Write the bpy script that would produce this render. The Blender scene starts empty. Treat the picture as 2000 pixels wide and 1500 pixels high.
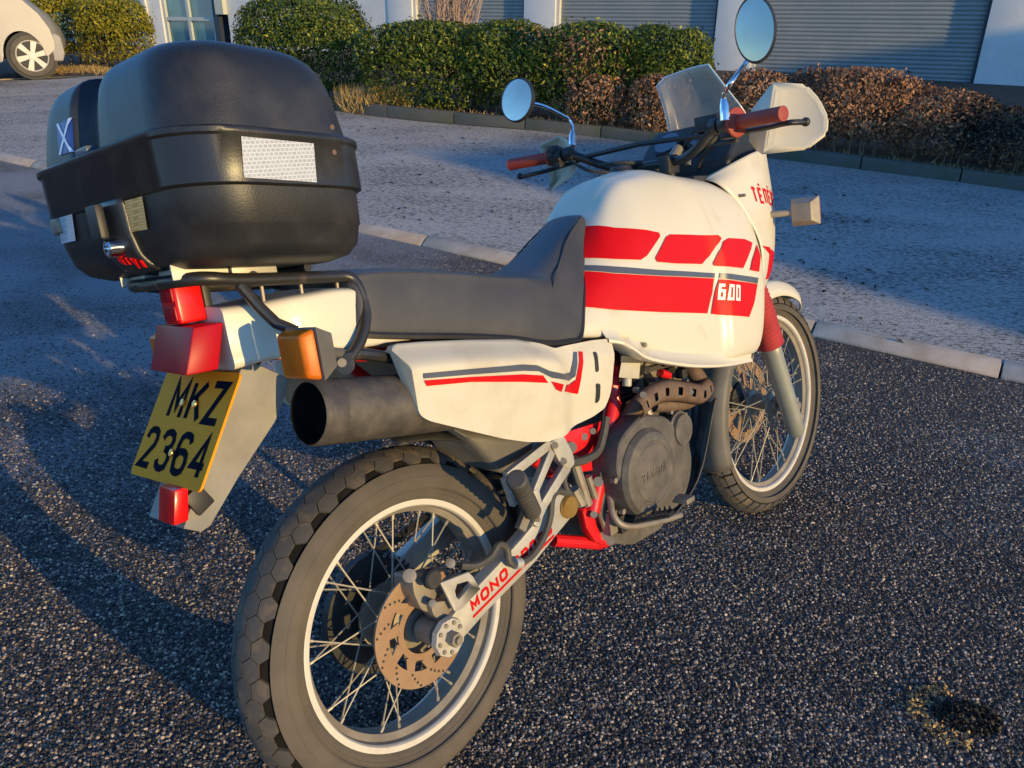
import bpy, bmesh, math, random
import numpy as np
from math import sin, cos, pi, radians, sqrt, atan2
from mathutils import Vector, Matrix
from mathutils.bvhtree import BVHTree

random.seed(7)
RNG = np.random.default_rng(7)
SC = bpy.context.scene
COL = SC.collection

# ------------------------------------------------------------------ camera
cam_d = bpy.data.cameras.new('camera')
cam_d.sensor_fit = 'HORIZONTAL'
cam_d.sensor_width = 36.0
cam_d.lens = 27.981
cam_d.clip_start = 0.05
cam_d.clip_end = 2000.0
cam_o = bpy.data.objects.new('camera', cam_d)
COL.objects.link(cam_o)
# columns: right, up, back
cam_o.matrix_world = Matrix(((0.99994517, -0.01047178, 0.0, 0.1713),
                             (0.00434258, 0.4146705, -0.90996127, -1.1040),
                             (0.00952892, 0.90991138, 0.41469324, 1.32465),
                             (0, 0, 0, 1)))
SC.camera = cam_o

# ------------------------------------------------------------------ light
SUN_EL = radians(11.0)
SUN_AZ = atan2(0.74, -0.67)          # measured from +Y towards +X
SUN = Vector((sin(SUN_AZ) * cos(SUN_EL), cos(SUN_AZ) * cos(SUN_EL), sin(SUN_EL)))
world = bpy.data.worlds.new('World')
SC.world = world
world.use_nodes = True
wn = world.node_tree.nodes
wl = world.node_tree.links
wn.clear()
sky = wn.new('ShaderNodeTexSky')
sky.sky_type = 'NISHITA'
sky.sun_disc = False
sky.sun_elevation = SUN_EL
sky.sun_rotation = SUN_AZ
sky.altitude = 100
sky.air_density = 1.0
sky.dust_density = 0.0
sky.ozone_density = 6.0
bg = wn.new('ShaderNodeBackground')
bg.inputs['Strength'].default_value = 0.15
wo = wn.new('ShaderNodeOutputWorld')
wl.new(sky.outputs[0], bg.inputs[0])
wl.new(bg.outputs[0], wo.inputs[0])

sun_d = bpy.data.lights.new('sun', 'SUN')
sun_d.energy = 2.0
sun_d.angle = radians(0.5)
sun_d.color = (1.0, 0.71, 0.29)
sun_o = bpy.data.objects.new('sun', sun_d)
COL.objects.link(sun_o)
sun_o.rotation_euler = (-SUN).to_track_quat('-Z', 'Y').to_euler()
sun_o.location = (20, -15, 8)

SC.view_settings.view_transform = 'Standard'
SC.view_settings.look = 'None'
SC.view_settings.exposure = 1.25
SC.view_settings.gamma = 1.0
SC.view_settings.use_curve_mapping = False
SC.render.engine = 'CYCLES'
SC.cycles.use_denoising = True
SC.cycles.max_bounces = 8
SC.cycles.transparent_max_bounces = 12

# ------------------------------------------------------------------ materials
def mat(name, base, rough=0.5, metal=0.0, var=0.0, vscale=6.0, var_col=None, bump=0.0, bscale=200.0,
        coat=0.0, spec=0.5, trans=0.0, detail=6.0, rvar=0.0, vlo=0.35, vhi=0.7, coords='Object'):
    m = bpy.data.materials.new(name)
    m.use_nodes = True
    n = m.node_tree.nodes
    l = m.node_tree.links
    b = n['Principled BSDF']
    b.inputs['Base Color'].default_value = (*base, 1)
    b.inputs['Roughness'].default_value = rough
    b.inputs['Metallic'].default_value = metal
    b.inputs['Specular IOR Level'].default_value = spec
    b.inputs['Coat Weight'].default_value = coat
    b.inputs['Coat Roughness'].default_value = 0.12
    b.inputs['Transmission Weight'].default_value = trans
    tc = n.new('ShaderNodeTexCoord')
    if var > 0 or var_col is not None:
        nz = n.new('ShaderNodeTexNoise')
        nz.inputs['Scale'].default_value = vscale
        nz.inputs['Detail'].default_value = detail
        nz.inputs['Roughness'].default_value = 0.62
        l.new(tc.outputs[coords], nz.inputs['Vector'])
        r = n.new('ShaderNodeValToRGB')
        r.color_ramp.elements[0].position = vlo
        r.color_ramp.elements[1].position = vhi
        c2 = var_col if var_col is not None else tuple(c * (1 - var) for c in base)
        r.color_ramp.elements[0].color = (*base, 1)
        r.color_ramp.elements[1].color = (*c2, 1)
        l.new(nz.outputs['Fac'], r.inputs['Fac'])
        l.new(r.outputs['Color'], b.inputs['Base Color'])
        if rvar:
            mr = n.new('ShaderNodeMapRange')
            mr.inputs['To Min'].default_value = max(0.02, rough - rvar)
            mr.inputs['To Max'].default_value = min(1, rough + rvar)
            l.new(nz.outputs['Fac'], mr.inputs['Value'])
            l.new(mr.outputs[0], b.inputs['Roughness'])
    if bump > 0:
        nb = n.new('ShaderNodeTexNoise')
        nb.inputs['Scale'].default_value = bscale
        nb.inputs['Detail'].default_value = 4
        l.new(tc.outputs[coords], nb.inputs['Vector'])
        bp = n.new('ShaderNodeBump')
        bp.inputs['Strength'].default_value = bump
        bp.inputs['Distance'].default_value = 0.002
        l.new(nb.outputs['Fac'], bp.inputs['Height'])
        l.new(bp.outputs[0], b.inputs['Normal'])
    return m

M = {}
M['cream'] = mat('cream_paint', (0.66, 0.60, 0.46), 0.36, var_col=(0.52, 0.44, 0.29), vscale=9, vlo=0.60, vhi=0.82, coat=0.12, spec=0.3, bump=0.02, bscale=60)
M['cream_old'] = mat('cream_plastic', (0.62, 0.56, 0.42), 0.48, var_col=(0.46, 0.39, 0.27), vscale=7, vlo=0.5, vhi=0.85, spec=0.3, bump=0.03, bscale=90)
M['guard'] = mat('hand_guard_plastic', (0.70, 0.62, 0.46), 0.45, var_col=(0.60, 0.52, 0.36), vscale=9, vlo=.5, vhi=.8, spec=.3)
M['red_stripe'] = mat('red_decal', (0.60, 0.002, 0.003), 0.5, var_col=(0.52, 0.008, 0.008), vscale=14, vlo=0.6, vhi=0.8, spec=0.2)
M['grey_stripe'] = mat('grey_decal', (0.085, 0.095, 0.12), 0.35, var=0.2, vscale=20)
M['white_decal'] = mat('white_decal', (0.80, 0.76, 0.66), 0.4, var=0.06, vscale=30)
M['vinyl'] = mat('seat_vinyl', (0.050, 0.054, 0.060), 0.46, var_col=(0.085, 0.085, 0.085), vscale=5, vlo=0.4, vhi=0.8, bump=0.25, bscale=420)
M['vinyl_side_lit'] = mat('seat_vinyl_side_lit', (0.046, 0.047, 0.050), 0.6, var_col=(0.075, 0.073, 0.07), vscale=8, vlo=0.45, vhi=0.8, bump=0.3, bscale=420)
M['case'] = mat('case_plastic', (0.014, 0.015, 0.017), 0.46, var_col=(0.050, 0.047, 0.043), vscale=11, vlo=0.48, vhi=0.9, bump=0.15, bscale=420, rvar=0.12, detail=10)
M['case_band'] = mat('case_band_plastic', (0.018, 0.018, 0.019), 0.38, var_col=(0.055, 0.050, 0.045), vscale=14, vlo=0.5, vhi=0.9, rvar=0.12, detail=10, bump=.1, bscale=420)
M['black'] = mat('black_plastic', (0.016, 0.016, 0.017), 0.5, var_col=(0.04, 0.037, 0.033), vscale=18, vlo=0.5, vhi=0.85)
M['black_metal'] = mat('worn_black_tube', (0.022, 0.021, 0.02), 0.38, var_col=(0.10, 0.07, 0.05), vscale=32, vlo=0.55, vhi=0.8)
M['grey_plastic'] = mat('weathered_grey_plastic', (0.20, 0.185, 0.155), 0.6, var_col=(0.34, 0.31, 0.25), vscale=8, vlo=0.35, vhi=0.75, bump=0.1, bscale=160)
M['flap'] = mat('flap_plastic', (0.095, 0.088, 0.074), 0.55, var_col=(0.17, 0.155, 0.13), vscale=9, vlo=0.35, vhi=0.75)
M['tyre'] = mat('dusty_rubber', (0.075, 0.062, 0.047), 0.85, var_col=(0.135, 0.108, 0.076), vscale=7, vlo=0.35, vhi=0.75, bump=0.2, bscale=240)
M['tyre_block'] = mat('tread_rubber', (0.070, 0.062, 0.052), 0.8, var_col=(0.17, 0.12, 0.07), vscale=26, vlo=0.5, vhi=0.72, bump=0.3, bscale=300)
M['groove'] = mat('groove_rubber', (0.016, 0.014, 0.012), 0.95, var=0.4, vscale=40, spec=.1)
M['alloy'] = mat('rim_alloy', (0.62, 0.57, 0.48), 0.5, 0.12, var_col=(0.46, 0.40, 0.31), vscale=16, vlo=0.5, vhi=0.8)
M['rim_well'] = mat('dusty_rim_well', (0.20, 0.17, 0.13), 0.7, 0.0, var_col=(0.32, 0.27, 0.20), vscale=14, vlo=.4, vhi=.75)
M['spoke'] = mat('spoke_steel', (0.34, 0.30, 0.23), 0.5, 0.25, var_col=(0.22, 0.17, 0.12), vscale=40, vlo=0.5, vhi=0.8)
M['steel'] = mat('dull_steel', (0.27, 0.23, 0.175), 0.5, 0.3, var_col=(0.16, 0.12, 0.085), vscale=30, vlo=0.5, vhi=0.8)
M['chrome'] = mat('chrome', (0.75, 0.75, 0.75), 0.12, 1.0, var=0.15, vscale=30)
M['alu'] = mat('cast_aluminium', (0.52, 0.49, 0.42), 0.5, 0.35, var_col=(0.36, 0.32, 0.25), vscale=18, vlo=0.4, vhi=0.8, bump=0.1, bscale=250)
M['disc'] = mat('rusty_disc', (0.40, 0.26, 0.16), 0.45, 0.45, var_col=(0.34, 0.19, 0.10), vscale=20, vlo=0.4, vhi=0.75, bump=0.1, bscale=180)
M['frame_red'] = mat('red_frame_paint', (0.66, 0.012, 0.016), 0.35, var_col=(0.35, 0.02, 0.015), vscale=20, vlo=0.6, vhi=0.85, coat=0.2)
M['engine'] = mat('engine_casing', (0.085, 0.075, 0.062), 0.6, 0.1, var_col=(0.17, 0.145, 0.115), vscale=22, vlo=0.4, vhi=0.75, bump=0.3, bscale=260)
M['engine_dark'] = mat('dark_engine_parts', (0.018, 0.017, 0.016), 0.6, var_col=(0.06, 0.05, 0.04), vscale=30, vlo=0.5, vhi=0.8)
M['rust'] = mat('rusted_header', (0.125, 0.072, 0.045), 0.7, 0.1, var_col=(0.20, 0.135, 0.09), vscale=26, vlo=0.4, vhi=0.75, bump=0.25, bscale=200)
M['silencer'] = mat('silencer_paint', (0.055, 0.048, 0.041), 0.6, 0.1, var_col=(0.12, 0.10, 0.08), vscale=30, vlo=0.4, vhi=0.75, bump=0.3, bscale=350)
M['boot'] = mat('red_fork_boot', (0.62, 0.07, 0.05), 0.6, var=0.3, vscale=14)
M['fork'] = mat('fork_alloy', (0.42, 0.43, 0.37), 0.4, 0.45, var=0.2, vscale=14)
M['grip'] = mat('red_grip_rubber', (0.36, 0.045, 0.022), 0.6, var_col=(0.22, 0.025, 0.018), vscale=24, vlo=0.4, vhi=0.7)
M['yellow_plate'] = mat('yellow_plate', (0.90, 0.31, 0.008), 0.6, spec=0.1, var_col=(0.80, 0.27, 0.010), vscale=10, vlo=0.4, vhi=0.8)
M['plate_ink'] = mat('plate_lettering', (0.004, 0.006, 0.016), 0.85, var=0.2, vscale=30, spec=.05)
M['brass'] = mat('brass_screw', (0.70, 0.42, 0.12), 0.35, 0.8, var=0.2, vscale=60)
M['reservoir'] = mat('clouded_plastic', (0.62, 0.56, 0.42), 0.35, var=0.15, vscale=20, trans=0.15)
M['blue_flag'] = mat('flag_blue', (0.010, 0.035, 0.24), 0.4, var=0.1, vscale=30)
M['flag_white'] = mat('flag_white', (0.75, 0.78, 0.85), 0.4, var=0.05, vscale=30)
M['rubber'] = mat('black_rubber', (0.022, 0.021, 0.02), 0.7, var_col=(0.075, 0.066, 0.053), vscale=22, vlo=0.4, vhi=0.75)
M['hose'] = mat('dusty_hose', (0.075, 0.068, 0.058), 0.65, var=0.3, vscale=25)
M['mirror'] = mat('mirror_glass', (0.50, 0.42, 0.34), 0.06, 1.0, var_col=(0.60, 0.53, 0.45), vscale=9, vlo=.35, vhi=.7)
M['bore_black'] = mat('bore_black', (0.006, 0.006, 0.006), 0.9, var=0.3, vscale=40, spec=.1)  # near-black colour for the inside of the silencer
M['gauge'] = mat('gauge_glass', (0.10, 0.11, 0.14), 0.12, var=0.2, vscale=10, coat=0.6)
M['red_lens'] = mat('red_lens', (0.46, 0.003, 0.012), 0.35, var_col=(0.36, 0.002, 0.01), vscale=9, spec=.15)
M['red_bright'] = mat('bright_red_lens', (0.85, 0.006, 0.006), 0.25, var_col=(0.62, 0.004, 0.004), vscale=18, coat=0.15, spec=.3)
M['amber'] = mat('amber_lens', (0.66, 0.17, 0.008), 0.35, var_col=(0.50, 0.10, 0.005), vscale=20, spec=.2)
M['beige_housing'] = mat('weathered_beige_housing', (0.38, 0.31, 0.22), 0.55, var_col=(0.25, 0.20, 0.14), vscale=30, vlo=.4, vhi=.75)

def glassy(name, tint, alpha, rough=0.1):
    m = bpy.data.materials.new(name)
    m.use_nodes = True
    n = m.node_tree.nodes
    l = m.node_tree.links
    b = n['Principled BSDF']
    b.inputs['Base Color'].default_value = (*tint, 1)
    b.inputs['Roughness'].default_value = rough
    nz = n.new('ShaderNodeTexNoise')
    nz.inputs['Scale'].default_value = 18
    nz.inputs['Detail'].default_value = 8
    tc = n.new('ShaderNodeTexCoord')
    l.new(tc.outputs['Object'], nz.inputs['Vector'])
    mr = n.new('ShaderNodeMapRange')
    mr.inputs['To Min'].default_value = alpha - 0.12
    mr.inputs['To Max'].default_value = alpha + 0.12
    l.new(nz.outputs['Fac'], mr.inputs['Value'])
    l.new(mr.outputs[0], b.inputs['Alpha'])
    return m
M['screen'] = glassy('scuffed_clear_screen', (0.60, 0.56, 0.50), 0.55, 0.25)

def reflective(name, base, line, scale, rough=0.3):
    m = bpy.data.materials.new(name)
    m.use_nodes = True
    n = m.node_tree.nodes
    l = m.node_tree.links
    b = n['Principled BSDF']
    tc = n.new('ShaderNodeTexCoord')
    mp = n.new('ShaderNodeMapping'); mp.inputs['Rotation'].default_value = (radians(90), 0, 0)
    l.new(tc.outputs['Object'], mp.inputs['Vector'])
    br = n.new('ShaderNodeTexBrick')
    br.inputs['Scale'].default_value = scale
    br.inputs['Brick Width'].default_value = 1.0; br.inputs['Row Height'].default_value = .75
    br.inputs['Mortar Size'].default_value = .12; br.inputs['Mortar Smooth'].default_value = .3
    br.inputs['Color1'].default_value = (*base, 1); br.inputs['Color2'].default_value = (*[c * .85 for c in base], 1)
    br.inputs['Mortar'].default_value = (*line, 1)
    l.new(mp.outputs[0], br.inputs['Vector'])
    r = br
    l.new(r.outputs['Color'], b.inputs['Base Color'])
    b.inputs['Roughness'].default_value = rough
    b.inputs['Coat Weight'].default_value = 0.5
    return m
M['refl_white'] = reflective('honeycomb_reflector', (0.42, 0.43, 0.42), (0.60, 0.59, 0.55), 150)
M['refl_yellow'] = reflective('yellow_reflector', (0.85, 0.55, 0.20), (0.60, 0.34, 0.10), 190, 0.25)
M['refl_silver'] = reflective('silver_reflector', (0.55, 0.62, 0.66), (0.40, 0.48, 0.55), 170, 0.2)

# ------------------------------------------------------------------ mesh helpers
def link(name, me, m=None, parent=None, smooth=35.0):
    o = bpy.data.objects.new(name, me)
    COL.objects.link(o)
    if m is not None:
        me.materials.append(m)
    if smooth is not None:
        me.polygons.foreach_set('use_smooth', [True] * len(me.polygons))
        me.set_sharp_from_angle(angle=radians(smooth))
    if parent is not None:
        o.parent = parent
    return o

def tag(o, label=None, cat=None, group=None, kind=None):
    if label: o['label'] = label
    if cat: o['category'] = cat
    if group: o['group'] = group
    if kind: o['kind'] = kind
    return o

class B:
    """collects shapes into one mesh"""
    def __init__(s):
        s.bm = bmesh.new()
    def face(s, pts):
        vs = [s.bm.verts.new(Vector(p)) for p in pts]
        return s.bm.faces.new(vs)
    def grid(s, rows, closed=False, cap=False):
        """rows: list of equal-length point lists"""
        vv = [[s.bm.verts.new(Vector(p)) for p in r] for r in rows]
        n = len(vv[0])
        for a, b in zip(vv[:-1], vv[1:]):
            for i in range(n if closed else n - 1):
                j = (i + 1) % n
                try:
                    s.bm.faces.new((a[i], a[j], b[j], b[i]))
                except ValueError:
                    pass
        if cap:
            try:
                s.bm.faces.new(vv[0][::-1])
                s.bm.faces.new(vv[-1])
            except ValueError:
                pass
        return s
    def box(s, c, size, rot=None):
        x, y, z = (v / 2 for v in size)
        P = [Vector((sx * x, sy * y, sz * z)) for sz in (-1, 1) for sx, sy in ((-1, -1), (1, -1), (1, 1), (-1, 1))]
        if rot is not None:
            P = [rot @ p for p in P]
        v = [s.bm.verts.new(p + Vector(c)) for p in P]
        for f in ((0, 3, 2, 1), (4, 5, 6, 7), (0, 1, 5, 4), (1, 2, 6, 5), (2, 3, 7, 6), (3, 0, 4, 7)):
            s.bm.faces.new([v[i] for i in f])
        return s
    def hexa(s, a, b):
        """two 4-point loops joined"""
        va = [s.bm.verts.new(Vector(p)) for p in a]
        vb = [s.bm.verts.new(Vector(p)) for p in b]
        n = len(va)
        s.bm.faces.new(va[::-1]); s.bm.faces.new(vb)
        for i in range(n):
            j = (i + 1) % n
            s.bm.faces.new((va[i], va[j], vb[j], vb[i]))
        return s
    def prism(s, pts, vec):
        v = Vector(vec)
        return s.hexa([Vector(p) for p in pts], [Vector(p) + v for p in pts])
    def xz(s, pts, y0, y1):
        return s.hexa([(x, y0, z) for x, z in pts], [(x, y1, z) for x, z in pts])
    def tube(s, path, r, n=10, cap=True):
        P = [Vector(p) for p in path]
        R = r if hasattr(r, '__len__') else [r] * len(P)
        T = []
        for i in range(len(P)):
            a = P[max(0, i - 1)]; b = P[min(len(P) - 1, i + 1)]
            T.append((b - a).normalized())
        u = T[0].orthogonal().normalized()
        rows = []
        for i, p in enumerate(P):
            u = (u - T[i] * u.dot(T[i])).normalized()
            w = T[i].cross(u)
            rows.append([p + (u * cos(2 * pi * k / n) + w * sin(2 * pi * k / n)) * R[i] for k in range(n)])
        return s.grid(rows, closed=True, cap=cap)
    def cyl(s, a, b, r, n=20, r2=None):
        return s.tube([a, b], [r, r if r2 is None else r2], n)
    def lathe(s, prof, c=(0, 0, 0), axis='y', n=64, a0=0.0, a1=2 * pi, closed_prof=False):
        """prof: list of (along-axis, radius)"""
        rows = []
        full = abs(a1 - a0 - 2 * pi) < 1e-6
        m = n if full else n + 1
        for k in range(m):
            t = a0 + (a1 - a0) * k / n
            row = []
            for h, r in prof:
                if axis == 'y':
                    row.append((c[0] + r * cos(t), c[1] + h, c[2] + r * sin(t)))
                elif axis == 'x':
                    row.append((c[0] + h, c[1] + r * cos(t), c[2] + r * sin(t)))
                else:
                    row.append((c[0] + r * cos(t), c[1] + r * sin(t), c[2] + h))
            rows.append(row)
        if full:
            rows.append(rows[0])
        return s.grid(rows, closed=closed_prof)
    def ball(s, c, r, seg=12):
        mm = Matrix.Translation(Vector(c)) @ Matrix.Diagonal(Vector((*((r, r, r) if not hasattr(r, '__len__') else r), 1)))
        bmesh.ops.create_uvsphere(s.bm, u_segments=seg, v_segments=max(6, seg // 2), radius=1, matrix=mm)
        return s
    def done(s, name, m=None, parent=None, smooth=35.0, bevel=0.0, seg=2, weld=True, xf=None):
        if weld:
            bmesh.ops.remove_doubles(s.bm, verts=s.bm.verts, dist=1e-5)
        if bevel > 0:
            es = [e for e in s.bm.edges if len(e.link_faces) == 2 and e.calc_face_angle(0) > radians(30)]
            bmesh.ops.bevel(s.bm, geom=es, offset=bevel, segments=seg, profile=0.6, affect='EDGES', clamp_overlap=True)
        if xf is not None:
            for v in s.bm.verts:
                v.co = xf(v.co)
        bmesh.ops.recalc_face_normals(s.bm, faces=s.bm.faces)
        me = bpy.data.meshes.new(name)
        s.bm.to_mesh(me)
        s.bm.free()
        return link(name, me, m, parent, smooth)

def crom(P, n):
    """Catmull-Rom through the rows of P (k,3) -> (n,3)"""
    P = np.asarray(P, float)
    k = len(P)
    Q = np.vstack([2 * P[0] - P[1], P, 2 * P[-1] - P[-2]])
    t = np.linspace(0, k - 1, n)
    i = np.minimum(t.astype(int), k - 2)
    f = (t - i)[:, None]
    a, b, c, d = Q[i], Q[i + 1], Q[i + 2], Q[i + 3]
    return 0.5 * ((2 * b) + (c - a) * f + (2 * a - 5 * b + 4 * c - d) * f ** 2 + (3 * b - a - 3 * c + d) * f ** 3)

def curve(pts, n):
    return [Vector(p) for p in crom(pts, n)]

def loft_half(sections, nu, nv, close_ends=True):
    """sections of right-half points (bottom centre -> side -> top centre), mirrored in y; splined both ways"""
    S = np.array([crom(s, nu) for s in sections])          # k,nu,3
    G = np.array([crom(S[:, j], nv) for j in range(nu)])   # nu,nv,3
    G = G.transpose(1, 0, 2)
    b = B()
    rows = []
    for r in G:
        L = r[::-1][1:-1].copy()
        L[:, 1] *= -1
        rows.append([tuple(p) for p in r] + [tuple(p) for p in L])
    b.grid(rows, closed=True, cap=close_ends)
    return b

def bvh(o):
    me = o.data
    return BVHTree.FromPolygons([v.co.copy() for v in me.vertices], [tuple(p.vertices) for p in me.polygons])

def cut_grid(bm, step, axes=(0, 2)):
    for ax in axes:
        if not bm.verts: return
        lo = min(v.co[ax] for v in bm.verts); hi = max(v.co[ax] for v in bm.verts)
        k = math.floor(lo / step) * step + step
        nrm = [0, 0, 0]; nrm[ax] = 1
        while k < hi:
            co = [0, 0, 0]; co[ax] = k
            bmesh.ops.bisect_plane(bm, geom=bm.verts[:] + bm.edges[:] + bm.faces[:], plane_co=co, plane_no=nrm)
            k += step

def decal(name, polys, tree, m, parent, off=0.0018, step=0.02, side=-1, fallback=None):
    """flat print laid on a curved panel: polys are (x,z) outlines dropped onto the surface along y"""
    b = B()
    for p in polys:
        try:
            b.face([(x, 0, z) for x, z in p])
        except ValueError:
            pass
    bmesh.ops.triangulate(b.bm, faces=b.bm.faces[:], ngon_method='EAR_CLIP')
    cut_grid(b.bm, step)
    dead = []
    for v in b.bm.verts:
        hit, nrm, idx, d = tree.ray_cast(Vector((v.co.x, side * 2.0, v.co.z)), Vector((0, -side, 0)))
        if hit is None:
            dead.append(v)
            continue
        if nrm.y * side < 0: nrm = -nrm
        v.co = hit + nrm * off
    if dead:
        bmesh.ops.delete(b.bm, geom=dead, context='VERTS')
    return b.done(name, m, parent, smooth=60, weld=False)

def rounded(pts, r, n=5):
    """round the corners of a 2D polygon"""
    out = []
    k = len(pts)
    for i in range(k):
        p = Vector(pts[i]); a = Vector(pts[i - 1]); c = Vector(pts[(i + 1) % k])
        u = (a - p); w = (c - p)
        d = min(r, u.length * 0.45, w.length * 0.45)
        s = p + u.normalized() * d; e = p + w.normalized() * d
        for j in range(n + 1):
            t = j / n
            q = s * (1 - t) ** 2 + p * 2 * t * (1 - t) + e * t ** 2
            out.append((q.x, q.y))
    return out

# stroke lettering -------------------------------------------------------
GL = {
 'M': [[(0,0),(0,1),(.5,.3),(1,1),(1,0)]], 'K': [[(0,0),(0,1)],[(1,1),(.02,.42)],[(.35,.62),(1,0)]],
 'Z': [[(0,1),(1,1),(0,0),(1,0)]], '2': [[(0,.76),(.1,.92),(.3,1),(.7,1),(.92,.92),(1,.75),(.92,.58),(0,.0),(1,0)]],
 '3': [[(0,.8),(.15,.95),(.4,1),(.65,1),(.9,.93),(1,.77),(.9,.6),(.6,.53),(.4,.53)],[(.6,.53),(.9,.45),(1,.27),(.9,.07),(.65,0),(.35,0),(.1,.07),(0,.22)]],
 '6': [[(1,.8),(.88,.95),(.65,1),(.35,1),(.1,.92),(0,.72),(0,.28),(.1,.06),(.35,0),(.65,0),(.9,.07),(1,.27),(.9,.47),(.65,.55),(.3,.55),(.04,.42)]],
 '4': [[(.72,0),(.72,1),(0,.28),(1,.28)]],
 'O': [[(.2,0),(0,.2),(0,.8),(.2,1),(.8,1),(1,.8),(1,.2),(.8,0),(.2,0)]],
 'N': [[(0,0),(0,1),(1,0),(1,1)]], 'C': [[(1,.8),(.8,1),(.2,1),(0,.8),(0,.2),(.2,0),(.8,0),(1,.2)]],
 'R': [[(0,0),(0,1),(.85,1),(1,.85),(1,.62),(.85,.48),(0,.48)],[(.5,.48),(1,0)]],
 'S': [[(1,.85),(.85,1),(.15,1),(0,.85),(0,.62),(.15,.5),(.85,.5),(1,.38),(1,.15),(.85,0),(.15,0),(0,.15)]],
 'T': [[(0,1),(1,1)],[(.5,1),(.5,0)]], 'E': [[(1,1),(0,1),(0,0),(1,0)],[(0,.5),(.8,.5)]],
 'e': [[(1,1),(0,1),(0,0),(1,0)],[(0,.5),(.8,.5)],[(.5,1.22),(.62,1.4)]],
 'n': [[(0,0),(0,1),(1,1),(1,0)]],
 'B6': [[(1,1),(0,1),(0,0),(1,0),(1,.58),(0,.58)]], 'B0': [[(0,0),(0,1),(1,1),(1,0),(0,0)]],
 'G': [[(1,.8),(.8,1),(.2,1),(0,.8),(0,.2),(.2,0),(1,0),(1,.45),(.55,.45)]], 'I': [[(.5,0),(.5,1)]], 'V': [[(0,1),(.5,0),(1,1)]],
 'A': [[(0,0),(.5,1),(1,0)],[(.2,.36),(.8,.36)]], 'Y': [[(0,1),(.5,.5),(1,1)],[(.5,.5),(.5,0)]], 'H': [[(0,0),(0,1)],[(1,0),(1,1)],[(0,.5),(1,.5)]],
}
def stroke_polys(line, w):
    """mitred ribbon quads along a 2D polyline"""
    P = [Vector(p) for p in line]
    closed = (P[0] - P[-1]).length < 1e-6
    k = len(P)
    L = []
    for i in range(k):
        if closed:
            a = P[i - 1] if i > 0 else P[-2]
            c = P[i + 1] if i < k - 1 else P[1]
        else:
            a = P[i - 1] if i > 0 else None
            c = P[i + 1] if i < k - 1 else None
        d1 = (P[i] - a).normalized() if a is not None else None
        d2 = (c - P[i]).normalized() if c is not None else None
        if d1 is None: d1 = d2
        if d2 is None: d2 = d1
        n1 = Vector((-d1.y, d1.x)); n2 = Vector((-d2.y, d2.x))
        nn = n1 + n2
        if nn.length < 1e-3: nn = n1
        nn.normalize()
        s = min(2.2, 1 / max(0.3, nn.dot(n1)))
        L.append((P[i] + nn * w / 2 * s, P[i] - nn * w / 2 * s))
    return [[tuple(L[i][0]), tuple(L[i][1]), tuple(L[i + 1][1]), tuple(L[i + 1][0])] for i in range(k - 1)]

def text_polys(chars, w, h, gap, stroke):
    """list of 2D quads, origin at lower left"""
    out = []
    x = 0
    for c in chars:
        for line in GL[c]:
            pts = [(x + stroke / 2 + px * (w - stroke), stroke / 2 + py * (h - stroke)) for px, py in line]
            out += stroke_polys(pts, stroke)
        x += w + gap
    return out, x - gap
# ================================================================== SETTING
NRM = Vector((0.0582044, 0.04177708, 0.99743016))
def road_z(x, y):
    """the sloping car park, levelling off away from the motorcycle"""
    def soft(v, a): return a * math.tanh(v / a)
    return -(0.058354 * soft(x, 9.0) + 0.041885 * soft(y, 9.0))

def tex_coord(n): return n.new('ShaderNodeTexCoord')

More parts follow.
